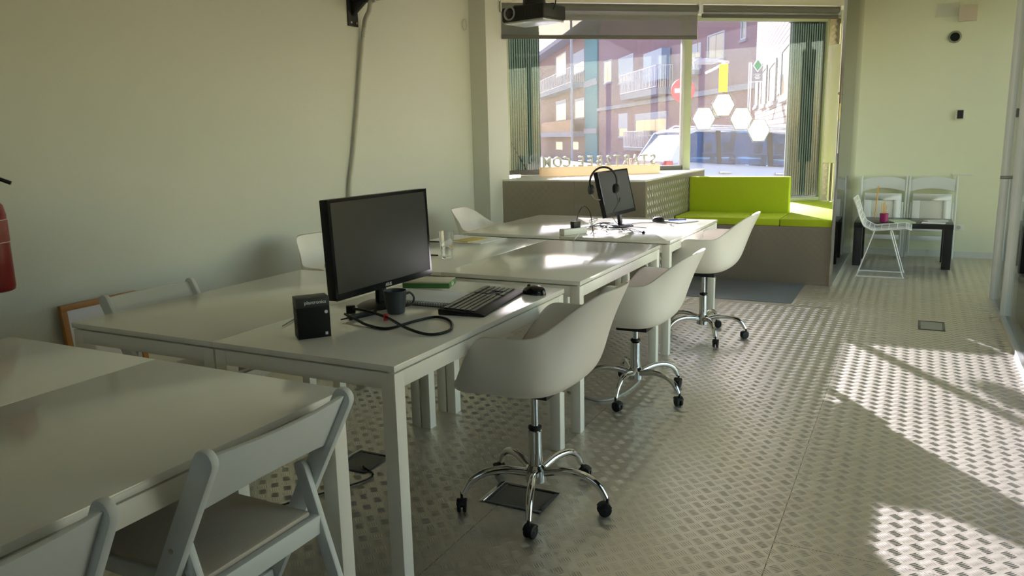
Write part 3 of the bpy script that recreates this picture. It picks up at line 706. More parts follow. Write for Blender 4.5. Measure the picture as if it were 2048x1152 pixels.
# book-sized green and cream box
bx = thing('flat_box', 'flat cream and green carton lying behind the mug', 'box', (-.56, 1.06, Z2+.0135), R(18))
box('carton', -.105, .105, -.062, .062, 0, .030, mat('carton_cream', (.62, .60, .46), .5), bx, .001)
box('green_side', -.1055, .1055, -.0626, -.0622, .002, .024, mat('carton_green', (.08, .22, .06), .5), bx)
box('green_end', .1052, .1056, -.062, .062, .002, .028, MATS['carton_green'], bx)
text_mesh('print', 'Gol', .026, .0002, PAPER, bx, frame_M((.1058, 0, .006), (0, 1, 0), (0, 0, 1), (1, 0, 0)), .0006)
# upright black box
ub = thing('black_carton', 'small upright black carton standing by the big monitor', 'box', (-.478, .195, Z2), R(20))
box('carton', -.055, .055, -.035, .035, 0, .108, mat('carton_black', (.012, .012, .012), .55, spec=.25), ub, .001)
box('lid_band', -.0555, .0555, -.0355, .0355, .108, .140, mat('carton_band', (.035, .04, .042), .5), ub, .001)
ub.rotation_euler = (0, 0, R(52))
text_mesh('print', 'plantronics', .0165, .0002, mat('print_white', (.7, .7, .7), .5), ub, frame_M((.008, -.0358, .119), (1, 0, 0), (0, 0, 1), (0, -1, 0)), .0002)
DIMP = mat('print_dim', (.10, .09, .075), .5)
for i, (zz, ww) in enumerate([(.086, .03), (.078, .026), (.07, .03), (.03, .018), (.022, .02)]):
    MB().box(-.0553, -.0551, -.025, -.025+ww, zz, zz+.003).build('print_line', DIMP, ub)
MB().cyl((.043, -.0352, .088), (.043, -.0356, .088), .006, n=14).build('round_mark', MATS['print_white'], ub)
MB().box(.036, .045, -.0354, -.0352, .008, .018).build('print_mark', MATS['print_white'], ub)
# cables on the desk
def cable(name, pts, r, m_, label, cat='cable', lift=None):
    o = MB().tube(spline(pts, 7), r, 8).build(name, m_, None, smooth=60); tag(o, label, cat); return o
def tp(px, py, z=Z2+.006): return td(px, py, z)
cb = cable('power_cable', [tp(690, 628, Z2+.02), tp(714, 640, Z2+.013), tp(735, 650), tp(775, 657), tp(830, 642), tp(872, 634), tp(900, 642), tp(900, 660), tp(860, 669), tp(815, 657, Z2+.016), tp(775, 636, Z2+.013), tp(735, 622, Z2+.02), tp(706, 617, Z2+.022)], .0052, BLACK, 'thick black cable looped on the desk before the keyboard')
ad = thing('cable_adapter', 'black cable adapter stick between the carton and the mug', 'adapter', tuple((td(726, 634)+td(726, 634))/2), R(75))
MB().box(-.060, .060, -.011, .011, 0, .018).build('adapter_body', BLACK, ad, .004); MB().cyl((-.06, 0, .009), (-.10, 0, .009), .003, n=8).build('lead', BLACK, ad)
pg = thing('vga_plug', 'black cable plug with a clip beside the black carton', 'plug', tuple(td(702, 626)), R(40)); MB().box(-.018, .018, -.012, .012, 0, .03).build('plug_body', BLACK, pg, .003); MB().box(.018, .026, -.009, .009, .008, .022).build('metal_end', STEEL, pg)
cl = thing('connector_pair', 'red and blue plastic connector beside the mug', 'connector', tuple(td(772, 641)), R(50))
MB().box(-.009, .009, -.007, .0, 0, .026).build('red_half', mat('red_plastic', (.6, .02, .02), .4), cl, .002); MB().box(-.008, .009, .001, .007, 0, .023).build('blue_half', mat('blue_plastic', (.03, .2, .35), .4), cl, .002)
cable('thin_cord', [td(565, 652, Z2+.0025), td(590, 637, Z2+.0025), td(612, 622, Z2+.0025), td(640, 606, Z2+.0025)], .0016, BLACK, 'thin black cord running from the desk seam to the carton', 'cord')
sheet('lime_folder', tuple(td(768, 606)), .12, .16, .4, mat('lime_card', (.30, .32, .10), .6), 'olive green card lying under the big monitor', 'card', .002)

# third row: glass, envelope, papers, pens
gl = thing('drinking_glass', 'clear tapered drinking glass on the third row desk', 'glass', (-.965, 1.865, Z2))
MB().lathe([(0, 0), (.030, 0), (.031, .004), (.043, .150), (.0405, .150), (.029, .012), (0, .010)], 32).build('tumbler', mat('solid_glass', (1, 1, 1), .02, noise=0, trans=1.), gl, smooth=40)
sheet('envelope', (-1.22, 2.57, Z2+.003), .13, .20, -.2, mat('envelope_yellow', (.62, .48, .12), .6), 'yellow envelope beside the drinking glass', 'envelope', .004)
sheet('paper_sheet', (-1.26, 2.60, Z2), .42, .30, -.1, PAPER, 'white papers lying under the yellow envelope', 'paper', .003)
def pen(p, rz, m_, label): o = MB().cyl((-.07, 0, .005), (.07, 0, .005), .0045, n=8).build('pen', m_); o.location = p; o.rotation_euler = (0, 0, rz); tag(o, label, 'pen')
pen((-1.40, 2.40, Z2), .2, BLACK, 'black pen by the wall end of the papers, behind the glass')
pen((-1.12, 1.90, Z2), .1, BLACK, 'black pen lying between the big monitor and the glass')
bd = sheet('wooden_ruler', (-1.43, 1.53, Z2), .16, .05, .1, mat('pale_wood', (.5, .5, .4), .5), 'pale flat block at the third row desk corner behind the monitor', 'block', .03)

# far desk: power strip, cable tangle, notepad, earphones
pstr = thing('power_strip', 'white power strip lying at the near edge of the far desk', 'power strip', (-.70, 3.06, Z2), R(62))
MB().box(-.10, .10, -.027, .027, 0, .042).build('strip_body', mat('strip_white', (.75, .75, .7), .4), pstr, .004)
MB().box(-.01, .05, -.02, .02, .042, .085).build('black_adapter', BLACK, pstr, .004)
for k in range(3): MB().cyl((-.08+k*.03, 0, .0415), (-.08+k*.03, 0, .0425), .010, n=14).build('socket', mat('socket_grey', (.3, .3, .28), .5), pstr)
rng = random.Random(11)
def tangle(n, seed, label, m_, r, c0, sp):
    g = random.Random(seed); c = Vector(c0); pts = []
    for k in range(n):
        p = c + Vector((g.uniform(-sp[0], sp[0]), g.uniform(-sp[1], sp[1]), g.uniform(.004, sp[2]))); pts.append(p)
    o = MB().tube(spline(pts, 8), r, 6).build('loose_cable', m_, None, smooth=60); tag(o, label, 'cable'); return o
tangle(9, 3, 'tangled black cable around the foot of the small monitor', BLACK, .0032, (-.56, 3.35, Z2), (.12, .22, .05))
tangle(8, 5, 'grey cable tangled before the small monitor', mat('cable_grey', (.2, .2, .22), .5), .0028, (-.50, 3.25, Z2), (.14, .12, .04))
tangle(7, 8, 'white cable looping behind the small monitor', mat('cable_white', (.7, .7, .68), .5), .003, (-.66, 3.30, Z2), (.08, .16, .14))
tangle(8, 13, 'black earphone cord spread toward the walkway side of the far desk', BLACK, .002, (-.34, 3.28, Z2), (.10, .10, .03))
cable('arched_cable', [td(1150, 455), at(1158, 425, 1, 3.12), at(1168, 412, 1, 3.15), at(1180, 425, 1, 3.2), td(1186, 462)], .003, BLACK, 'black cable standing up in an arch above the power strip')
cable('mouse_cord', [td(1240, 452, Z2+.004), td(1275, 446, Z2+.004), td(1300, 445, Z2+.004), td(1322, 443, Z2+.006)], .0022, BLACK, 'black cord from the mouse to the small monitor', 'cord')
cable('strip_cord', [td(1158, 468, Z2+.02), td(1148, 480, Z2+.012), at(1143, 486, 1, 2.93) , at(1138, 500, 1, 2.925), at(1136, 520, 1, 2.92)], .003, MATS['cable_white'], 'pale cord dropping over the far desk edge from the power strip', 'cord')
npad = sheet('notepad', (-.21, 3.99, Z2), .15, .21, -.5, mat('pad_grey', (.55, .57, .58), .6), 'grey notepad with blue pen near the corner of the far desk', 'notepad', .008)
pen((-.24, 3.99, Z2+.008), .6, mat('pen_blue', (.03, .08, .5), .4), 'blue pen lying on the grey notepad')
for k, (a, b_) in enumerate([((1287, 468), 'earbud lying on the far desk below the mouse cord, nearer the small monitor'), ((1342, 451), 'small pale cap lying below the notepad on the far desk')]):
    o = MB().lathe([(0, 0), (.010, .002), (.012, .010), (.006, .018), (0, .02)], 12).build('earbud', BLACK if k == 0 else PAPER, None, smooth=60); o.location = td(*a); tag(o, b_, 'earbud')

# ------------------------------------------------------------------ left wall: projector arm, conduit, extinguisher, framed board
pa = thing('projector_bracket', 'black wall bracket and long arm carrying the projector', 'bracket', (-2.30, 2.86, 0))
m = MB(); m.box(0, .012, -.055, .055, 2.19, 2.50); m.build('wall_plate', BLACK, pa, .003)
m = MB(); m.prism([(.012, -.02, 2.26), (.012, -.02, 2.45), (.20, -.02, 2.45), (.20, -.02, 2.36), (.12, -.02, 2.34)], (0, .04, 0)); m.build('gusset', BLACK, pa, .004)
m = MB(); m.beam((.02, 0, 2.395), (1.55, 0, 2.395), .06, .09); m.build('arm', BLACK, pa, .006)
for y in (-.03, .03): MB().cyl((.012, y, 2.215), (.018, y, 2.215), .009, n=10).build('bolt', STEEL, pa, smooth=40)
MB().cyl((1.43, 0, 2.20), (1.43, 0, 2.36), .022, n=16).build('drop_tube', BLACK, pa, smooth=40)
MB().lathe([(.035, 2.19), (.075, 2.195), (.07, 2.24), (.045, 2.27), (.02, 2.28)], 24, (1.43, 0, 0)).build('mount_dome', BLACK, pa, smooth=40)
m = MB(); m.beam((1.30, -.02, 2.205), (1.56, .02, 2.205), .03, .012); m.beam((1.40, .10, 2.205), (1.46, -.10, 2.205), .03, .012); m.build('mount_cross', BLACK, pa, .003)
pj = thing('projector', 'black projector hanging under the arm, lens toward the desks', 'projector', (-.875, 2.86, 2.095), R(-12))
m = MB(); m.box(-.165, .165, -.12, .12, .012, .10); m.build('housing', BLACK, pj, .012, 3)
m = MB(); m.box(-.155, .155, -.11, .11, 0, .012); m.build('underside', mat('projector_belly', (.6, .62, .6), .25, .2), pj, .004)
m = MB(); m.M = Matrix.Translation((-.095, -.12, .06)) @ Matrix.Rotation(R(90), 4, 'X'); m.lathe([(.026, -.01), (.041, -.005), (.043, .012), (.038, .014), (.030, .004)], 28, caps=False); ln = m.build('lens_ring', mat('lens_grey', (.45, .46, .46), .3, .5), pj, smooth=40)
m = MB(); m.M = Matrix.Translation((-.095, -.119, .06)) @ Matrix.Rotation(R(90), 4, 'X'); m.lathe([(.030, .004), (.022, .012), (0, .015)], 24); m.build('lens_glass', BLACKG, ln, smooth=60)
for k in range(5): MB().box(.02+k*.022, .034+k*.022, -.1215, -.119, .035, .085).build('vent', RUBBER, pj)
cable('curled_cord', [(-.73, 2.82, 2.15), (-.70, 2.80, 2.19), (-.72, 2.84, 2.25), (-.80, 2.86, 2.33)], .004, BLACK, 'thin black cord curling from the projector up to its arm', 'cord')
cp = spline([(-2.06, 2.82, 2.345), (-2.10, 2.82, 2.335), at(738, 22, 0, -2.18), at(731, 38, 0, -2.24), at(727, 62, 0, -2.268), at(722, 120, 0, -2.275), at(717, 190, 0, -2.275), at(708, 300, 0, -2.275), at(700, 395, 0, -2.275), (-2.275, 2.78, .75), (-2.275, 2.76, .05)], 40)
cp = [p for p in cp]
o = MB().tube(cp, .015, 8, rs=[.0145 + .003*(i % 2) for i in range(len(cp))]).build('cable_conduit', mat('conduit_grey', (.50, .50, .44), .5), None, smooth=60); tag(o, 'ribbed pale grey conduit hanging down the wall from the projector arm', 'conduit')
rg = Vector((-2.286, 4.42, 2.37)); o = MB().tube([rg + Vector((0, .032*math.cos(k*math.pi/8), .047*math.sin(k*math.pi/8))) for k in range(16)], .003, 6, closed=True).build('wall_loop', mat('wire_dim', (.45, .45, .4), .5), None, smooth=60); tag(o, 'thin wire loop on the wall beside the column', 'loop')

fe = thing('fire_extinguisher', 'red fire extinguisher hanging on the wall by the photo edge', 'extinguisher', (-2.185, .126, .79))
RED = mat('extinguisher_red', (.22, .008, .008), .32)
MB().lathe([(.062, 0), (.074, .006), (.078, .02), (.078, .33), (.070, .37), (.045, .40), (.026, .412), (.026, .43)], 32).build('cylinder_body', RED, fe, smooth=50)
MB().lathe([(.0785, .215), (.0795, .217), (.0795, .305), (.0785, .307)], 32).build('label_band', mat('label_red', (.30, .07, .05), .5), fe, smooth=50)
for zz in (.212, .308): MB().lathe([(.0785, zz), (.0798, zz), (.0798, zz+.003), (.0785, zz+.003)], 32, caps=False).build('band_line', mat('band_white', (.6, .55, .5), .5), fe)
MB().lathe([(.022, .43), (.026, .435), (.026, .47), (.016, .475)], 16).build('valve', BLACK, fe, smooth=40)
MB().tube([(.0, .0, .468), (.04, .05, .485), (.075, .085, .462)], .009, 8).build('squeeze_lever', BLACK, fe, smooth=60)
MB().tube([(.0, .0, .475), (.03, .03, .515), (.05, .06, .525)], .008, 8).build('carry_handle', BLACK, fe, smooth=60)
MB().box(-.115, -.078, -.03, .03, .28, .36).build('wall_hook', STEEL, fe)

fb = thing('framed_board', 'white board in an orange wood frame leaning on the wall behind a folding chair', 'framed board', (-2.20, .655, .0), 0)
OW = mat('orange_wood', (.42, .18, .04), .45, noise=.15, nscale=25)
lean = Matrix.Rotation(R(-6.0), 4, 'Y'); fw, fh, ft_ = .42, .655, .03
for nm, a in (('frame_rail', (-.012, .012, -fw/2, fw/2, 0, ft_)), ('frame_rail', (-.012, .012, -fw/2, fw/2, fh-ft_, fh)), ('frame_stile', (-.012, .012, -fw/2, -fw/2+ft_, ft_, fh-ft_)), ('frame_stile', (-.012, .012, fw/2-ft_, fw/2, ft_, fh-ft_))):
    m = MB(); m.M = lean; m.box(*a); m.build(nm, OW, fb, .002)
m = MB(); m.M = lean; m.box(-.006, .004, -fw/2+ft_, fw/2-ft_, ft_, fh-ft_); m.build('board_face', mat('board_white', (.72, .72, .78), .35), fb)

# far wall fittings
def wall_item(name, px, py, wd, ht, dp, m_, label, cat, bev=.003):
    p = at(px, py, 1, 7.86); o = MB().box(-wd/2, wd/2, -dp, 0, -ht/2, ht/2).build(name, m_, None, bev); o.location = p; tag(o, label, cat); return o
wall_item('wall_box', 1936, 27, .165, .15, .05, mat('beige_box', (.68, .60, .48), .5), 'beige square box high on the far wall', 'box')
wall_item('wall_box', 1897, 20, .20, .13, .012, mat('pale_box', (.66, .68, .56), .5), 'pale flat plate beside the beige box high on the wall', 'plate')
th = wall_item('thermostat', 1920, 229, .085, .11, .02, mat('thermo_white', (.75, .75, .65), .4), 'small wall controller with dark display on the far wall', 'thermostat')
MB().box(-.026, .030, -.0225, -.02, -.042, .045).build('display', RUBBER, th)
wall_item('outlet_plate', 1925, 349, .19, .018, .01, TRIM, 'thin pale cover strip on the wall above the black table', 'cover plate', .001)
so_ = wall_item('wall_socket', 1917, 455, .09, .07, .012, TRIM, 'pale wall socket low beside the black table', 'socket')
MB().cyl((0, -.0122, 0), (0, -.0135, 0), .02, n=16).build('socket_well', mat('well', (.5, .5, .45), .5), so_)
vp = at(1910, 74, 1, 7.86)
vt = thing('round_vent', 'round dark grille vent high on the far wall', 'vent', vp)
m = MB(); m.M = Matrix.Rotation(R(90), 4, 'X'); m.lathe([(.045, 0), (.062, .0), (.062, .012), (.045, .02)], 28, caps=False); m.build('rim', mat('vent_grey', (.30, .30, .24), .5), vt, smooth=40)
m = MB(); m.M = Matrix.Rotation(R(90), 4, 'X'); m.cyl((0, 0, .001), (0, 0, .008), .045, n=24); m.build('grille', BLACK, vt)

# ------------------------------------------------------------------ floor fittings
def floor_box(pts, label, m_=None, lid=False):
    c = sum(pts, Vector())/len(pts); u = (pts[1]-pts[0]).normalized(); rz = math.atan2(u.y, u.x)
    wd = (pts[1]-pts[0]).length; dp = (pts[2]-pts[1]).length
    t = thing('floor_box', label, 'floor box', (c.x, c.y, .0005), rz)
    m = MB(); e = .016
    m.box(-wd/2, wd/2, -dp/2, -dp/2+e, 0, .004); m.box(-wd/2, wd/2, dp/2-e, dp/2, 0, .004); m.box(-wd/2, -wd/2+e, -dp/2+e, dp/2-e, 0, .004); m.box(wd/2-e, wd/2, -dp/2+e, dp/2-e, 0, .004)
    m.build('rim', mat('floor_box_dark', (.06, .06, .06), .4), t, .001)
    if not lid: MB().box(-wd/2+e, wd/2-e, -dp/2+e, dp/2-e, 0, .0025).build('cover', mat('floor_box_cover', (.36, .36, .34), .35, .7), t)
    else:
        MB().box(-wd/2+e, wd/2-e, -dp/2+e, dp/2-e, 0, .0015).build('well', mat('floor_box_well', (.16, .15, .13), .5, .3), t)
        m = MB(); m.M = Matrix.Translation((-wd/2, 0, .004)) @ Matrix.Rotation(R(-20), 4, 'Y'); m.box(-.09, 0, -dp/2, dp/2, 0, .005); m.build('lid', STEEL, t, .001)
    return t
def fl(px, py): return at(px, py, 2, 0)
floor_box([Vector((1.398, 4.29, 0)), Vector((1.567, 4.29, 0)), Vector((1.567, 4.57, 0))], 'grey floor outlet box in the walkway before the wire chair')
floor_box([Vector((-.12, .68, 0)), Vector((.12, .68, 0)), Vector((.12, .87, 0))], 'open floor outlet box under the nearest shell chair', lid=True)
floor_box([Vector((-.87, .70, 0)), Vector((-.70, .70, 0)), Vector((-.70, .90, 0))], 'dark floor outlet box under the desk of the big monitor', lid=True)
o = box('floor_mat', -.545, .50, 4.80, 5.708, .0005, .004, mat('mat_blue_grey', (.15, .17, .19), .4, .1), None, .001); tag(o, 'plain blue grey floor sheet before the green bench', 'mat')
cable('floor_cable', [(-.30, 2.0, .006), (-.05, 1.95, .006), (.0, 2.35, .006), (-.16, 2.55, .006), (-.4, 2.5, .006)], .006, mat('cable_pale', (.45, .44, .4), .5), 'pale cable coiled on the floor behind the middle shell chair')
cable('floor_cable', [(-.95, -.2, .006), (-.80, .25, .006), (-.62, .62, .006), (-.72, .72, .006)], .004, BLACK, 'black cable on the floor leading to the dark floor box')

# ------------------------------------------------------------------ street
STREET = mat('asphalt', (.20, .20, .20), .85, noise=.12, nscale=8)
SLOPE = -.055
def st(s, off): p = fpt(s, off); return Vector((p.x, p.y, SLOPE*(s+.17) - .02))
m = MB(); g = [(-80, -.35), (60, -.35), (60, -110), (-80, -110)]; m.add([st(*q) for q in g], [(0, 1, 2, 3)]); struct(m.build('street_ground', STREET))
# car along the kerb
CARP = mat('car_silver', (.62, .63, .70), .28, .35, coat=.6, noise=.02)
CGL = pane_mat('car_glass', (.22, .38, .52), .16, (.28, .46, .60), 1.6)  # blue haze colour stands in for sky reflected in the car windows
cs = fpt(-.17, -4.05); cr = thing('car', 'silver estate car parked in the street behind the hexagon window', 'car', (cs.x, cs.y, -.03), 0, None, None)
cr.rotation_euler = Euler((0, math.atan(-SLOPE), FTH), 'XYZ')
# local x forward from the rear bumper, y: 0 at the side facing the shop, growing away
def carsec(x):
    # (z_low, z_belt, inset at ends)
    ins = .10*(1-min(1, x/.45))**2 + .14*(1-min(1, (4.3-x)/.6))**2
    belt = .90 + .06*smooth01(1-x/4.0) - .26*smooth01((x-2.9)/1.4)
    return .24, belt, ins
m = MB()
def cb_fn(u, v):
    x = 4.3*u; zl, zb, ins = carsec(x); a = v*2*math.pi
    prof = [(0.02+ins, zl), (0-0+ins, zl+.15), (-.03+ins, zl+.38), (0.01+ins, zb-.06), (.07+ins, zb), (1.63-ins, zb), (1.69-ins, zb-.06), (1.73-ins, zl+.38), (1.70-ins, zl+.15), (1.68-ins, zl)]
    y, z = prof[int(round(v*10)) % 10]; return (x, y, z)
m.grid(cb_fn, 25, 10, cv=True); m.f.append(tuple(range(10))); m.f.append(tuple(24*10+k for k in range(9, -1, -1)))
m.build('body', CARP, cr, smooth=50)
m = MB()
gh = [(.10, .95), (.35, 1.42), (.60, 1.50), (1.6, 1.535), (2.5, 1.50), (3.0, 1.38), (3.55, .92)]
roof = [(.42, 1.44), (.60, 1.505), (1.6, 1.54), (2.5, 1.505), (2.85, 1.43)]
def rf(u, v):
    k = u*(len(roof)-1); i = min(int(k), len(roof)-2); f = k-i; x = roof[i][0]*(1-f)+roof[i+1][0]*f; z = roof[i][1]*(1-f)+roof[i+1][1]*f
    yy = .22 + v*1.26; return (x, yy, z + .03*(1-(2*v-1)**2))
m.grid(rf, 17, 9); o = m.build('roof', CARP, cr, smooth=60); md = o.modifiers.new('t', 'SOLIDIFY'); md.thickness = .03; md.offset = -1
def glaz(y0, y1, flip):
    def P(x, z):
        k = (z-.93)/(1.5-.93); return Vector((x, y0 + (y1-y0)*k, z))
    return P
for y0, y1 in ((.08, .22), (1.62, 1.48)):
    P = glaz(y0, y1, 0)
    for nm, q in (('side_window', [(.28, .97), (.98, .96), (.98, 1.47), (.62, 1.47), (.47, 1.40)]), ('side_window', [(1.06, .96), (1.92, .95), (1.92, 1.49), (1.06, 1.48)]), ('side_window', [(2.02, .95), (3.15, .90), (2.78, 1.36), (2.5, 1.46), (2.02, 1.49)])):
        m = MB(); m.prism([P(*a) for a in q], (0, .006, 0)); m.build(nm, CGL, cr)
    m = MB()
    for q in ([(.98, .93), (1.06, .93), (1.06, 1.5), (.98, 1.5)], [(1.92, .93), (2.02, .93), (2.02, 1.5), (1.92, 1.5)]): m.prism([P(*a) for a in q], (0, .02, 0))
    m.build('pillars', BLACK, cr)
    m = MB()
    for q in ([(.12, .93), (.28, .95), (.50, 1.42), (.64, 1.48), (.60, 1.52), (.40, 1.44)], [(3.15, .90), (3.35, .88), (2.86, 1.42), (2.5, 1.51), (2.5, 1.46), (2.78, 1.36)]): m.prism([P(*a) for a in q], (0, .03, 0))
    m.build('frame_pillars', CARP, cr)
m = MB(); m.add([(.12, .14, .95), (.12, 1.56, .95), (.46, 1.44, 1.44), (.46, .26, 1.44)], [(0, 1, 2, 3)]); m.build('rear_window', CGL, cr)
m = MB(); m.add([(3.4, .14, .88), (3.4, 1.56, .88), (2.85, 1.44, 1.43), (2.85, .26, 1.43)], [(0, 1, 2, 3)]); m.build('windscreen', CGL, cr)
for x in (1.35, 2.35):
    for y in (.30, 1.02):
        m = MB(); m.box(x-.06, x+.08, y, y+.42, .6, 1.12); m.box(x-.04, x+.04, y+.10, y+.32, 1.14, 1.32); m.build('seat', mat('car_seat', (.05, .06, .09), .8), cr, .03)
for x in (.98, 2.0):
    m = MB(); m.box(x, x+.22, -.045, -.015, .80, .835); m.build('door_handle', CARP, cr, .008)
m = MB(); m.box(.02, .16, -.005, .14, .72, .98); m.build('tail_light', mat('tail_red', (.6, .06, .06), .25), cr, .02)
m = MB(); m.box(.02, .16, 1.56, 1.71, .72, .98); m.build('tail_light', MATS['tail_red'], cr, .02)
for y in (.30, 1.40): MB().tube([(.65, y, 1.53), (.75, y, 1.585), (2.3, y, 1.585), (2.42, y, 1.53)], .014, 8).build('roof_rail', ALU, cr, smooth=60)
for x in (.75, 3.45):
    for y in (.0, 1.50):
        wl = MB().cyl((x, y-.02, .31), (x, y+.18, .31), .31, n=28).build('wheel', RUBBER, cr, .02); MB().cyl((x, y-.025, .31), (x, y-.015, .31), .2, n=20).build('wheel_rim', ALU, wl)

# street furniture
def ray_at(px, py, depth): return CAM + (FWD + RGT*((px-1024)/FPX) - UPV*((py-576)/FPX))*depth
p = ray_at(1366, 181, 15.5)
ne = thing('no_entry_sign', 'round red no-entry sign with white bar behind the window post', 'sign', (p.x, p.y, 0), YAW)
MB().cyl((0, 0, p.z), (0, .015, p.z), .235, n=40).build('disc', mat('sign_red', (.62, .03, .07), .4), ne)
MB().box(-.165, .165, -.006, 0, p.z-.042, p.z+.042).build('white_bar', mat('sign_white', (.85, .85, .85), .4), ne)
MB().cyl((0, .045, 0), (0, .045, p.z+.2), .03, n=12).build('pole', ALU, ne, smooth=40)
p = ray_at(1515, 143, 19)
ps = thing('street_plate_sign', 'dark street plate with green diamond on twin thin poles', 'sign', (p.x, p.y, 0), YAW)
box('plate', -.13, .13, 0, .02, p.z-.22, p.z+.18, mat('plate_dark', (.22, .2, .24), .5), ps)
MB().prism([(0, -.012, p.z+.30), (.12, -.012, p.z+.14), (0, -.012, p.z-.02), (-.12, -.012, p.z+.14)], (0, .01, 0)).build('diamond_rim', MATS['sign_white'], ps)
MB().prism([(0, -.02, p.z+.27), (.095, -.02, p.z+.14), (0, -.02, p.z+.01), (-.095, -.02, p.z+.14)], (0, .008, 0)).build('green_diamond', mat('diamond_green', (.03, .30, .09), .4), ps)
for k, ww in enumerate((.07, .05, .07, .05)): MB().box(-ww, ww, -.004, 0, p.z-.07-k*.035, p.z-.055-k*.035).build('print_line', MATS['sign_white'], ps)
for dx in (-.20, -.15): MB().cyl((dx, .02, -.3), (dx, .02, p.z+.22), .016, n=8).build('pole', MATS['sign_white'], ps)
MB().box(-.22, .13, .0, .02, p.z-.25, p.z-.235).build('bracket', MATS['sign_white'], ps)

# buildings
def rays_plane(px, py, P0, nrm):
    d = FWD + RGT*((px-1024)/FPX) - UPV*((py-576)/FPX); return CAM + d*((P0-CAM).dot(nrm)/d.dot(nrm))
class Bld:
    def __init__(s, pxc, depth, e, wallm, name, label, span, zs, thick=6):
        s.e = Vector((*e, 0)).normalized(); s.n = Vector((-s.e.y, s.e.x, 0))
        P = ray_at(pxc, 250, depth)
        if (CAM-P).dot(s.n) < 0: s.n = -s.n
        s.P = Vector((P.x, P.y, 0)); s.t = thing(name, label, 'building', s.P, math.atan2(s.e.y, s.e.x))
        s.sg = 1 if Vector((0, 1, 0)).dot(Matrix.Rotation(-math.atan2(s.e.y, s.e.x), 3, 'Z') @ s.n) > 0 else -1
        s.box(span[0], span[1], -thick, 0, zs[0], zs[1], wallm, 'wall')
    def box(s, u0, u1, d0, d1, z0, z1, m_, name, par=None, bev=0):
        y0, y1 = sorted((s.sg*d0, s.sg*d1)); return MB().box(min(u0, u1), max(u0, u1), y0, y1, z0, z1).build(name, m_, par or s.t, bev)
    def uz(s, px, py):
        q = rays_plane(px, py, s.P, s.n) - s.P; return q.dot(s.e), q.z
    def rect(s, x0, y0, x1, y1):
        u0, za = s.uz(x0, y0); u1, zb = s.uz(x1, y1); um = (u0+u1)/2; xm, ym = (x0+x1)/2, (y0+y1)/2
        # average height over the slanted outline
        _, zt = s.uz(xm, y0); _, zl = s.uz(xm, y1)
        return min(u0, u1), max(u0, u1), zl, zt
    def window(s, x0, y0, x1, y1, panes=2, blind=0, framem=None, sill=True):
        u0, u1, z0, z1 = s.rect(x0, y0, x1, y1); f = framem or WFR; fw_ = .07
        fr = MB()
        for a in ((u0, u0+fw_, z0, z1), (u1-fw_, u1, z0, z1), (u0+fw_, u1-fw_, z0, z0+fw_), (u0+fw_, u1-fw_, z1-fw_, z1)):
            ya, yb = sorted((0, s.sg*.05)); fr.box(a[0], a[1], ya, yb, a[2], a[3])
        fo = fr.build('window', f, s.t)
        wd = (u1-u0-2*fw_)/panes
        for k in range(panes):
            s.box(u0+fw_+k*wd+.02, u0+fw_+(k+1)*wd-.02, -.02, .02, z0+fw_, z1-fw_, BGL, 'pane', fo)
        if blind: s.box(u0+fw_, u1-fw_, -.02, .035, z1-fw_-(z1-z0)*blind, z1-fw_, BLW, 'shutter', fo)
        if sill: s.box(u0-.1, u1+.1, 0, .09, z0-.10, z0, CONC, 'sill')
        return u0, u1, z0, z1
    def balcony(s, x0, y0, x1, y1, dp=.9, bars=22, solid=False, slab=.35):
        u0, u1, z0, z1 = s.rect(x0, y0, x1, y1)
        s.box(u0, u1, 0, dp, z0-slab, z0, CONC, 'balcony_slab')
        if solid: s.box(u0, u1, dp-.08, dp, z0, z1, BLW, 'balcony_panel'); return
        m_ = MB(); yy = s.sg*dp
        m_.box(u0, u1, yy-.02, yy+.02, z1-.04, z1); m_.box(u0, u1, yy-.02, yy+.02, z0+.04, z0+.08)
        for u in (u0, u1):
            a, b_ = sorted((0, yy)); m_.box(u-.02, u+.02, a, b_, z1-.04, z1)
        r_ = m_.build('railing', MATS['rail_white'], s.t)
        m_ = MB()
        for k in range(bars+1):
            u = u0 + (u1-u0)*k/bars; m_.box(u-.022, u+.022, yy-.022, yy+.022, z0+.04, z1-.02)
        for k in range(7):
            for u in (u0, u1): m_.box(u-.012, u+.012, yy*k/7-.012, yy*k/7+.012, z0, z1-.02)
        m_.build('bars', MATS['rail_white'], r_)
def brick_mat(name, c1, c2, mort, scale=1.):
    m_ = bpy.data.materials.new(name); m_.use_nodes = True; t_ = m_.node_tree; b = t_.nodes['Principled BSDF']; b.inputs['Roughness'].default_value = .85
    tc = t_.nodes.new('ShaderNodeTexCoord'); mp = t_.nodes.new('ShaderNodeMapping'); mp.inputs['Rotation'].default_value = (R(90), 0, 0)
    b.inputs['Specular IOR Level'].default_value = 0; br = t_.nodes.new('ShaderNodeTexBrick'); br.inputs['Color1'].default_value = (*c1, 1); br.inputs['Color2'].default_value = (*c2, 1); br.inputs['Mortar'].default_value = (*mort, 1)
    br.inputs['Scale'].default_value = scale; br.inputs['Mortar Size'].default_value = .018; br.inputs['Brick Width'].default_value = .40; br.inputs['Row Height'].default_value = .14
    t_.links.new(tc.outputs['Object'], mp.inputs['Vector']); t_.links.new(mp.outputs[0], br.inputs['Vector']); t_.links.new(br.outputs[0], b.inputs['Base Color']); MATS[name] = m_
    return m_
mat('rail_white', (.85, .85, .86), .5, spec=.1)
WFR = mat('window_white', (.66, .66, .68), .6, spec=0); BGL = mat('building_glass', (.13, .18, .21), .3, .0, spec=.2); BLW = mat('shutter_white', (.60, .60, .62), .6, spec=0); CONC = mat('concrete_pale', (.42, .40, .42), .8, spec=0)
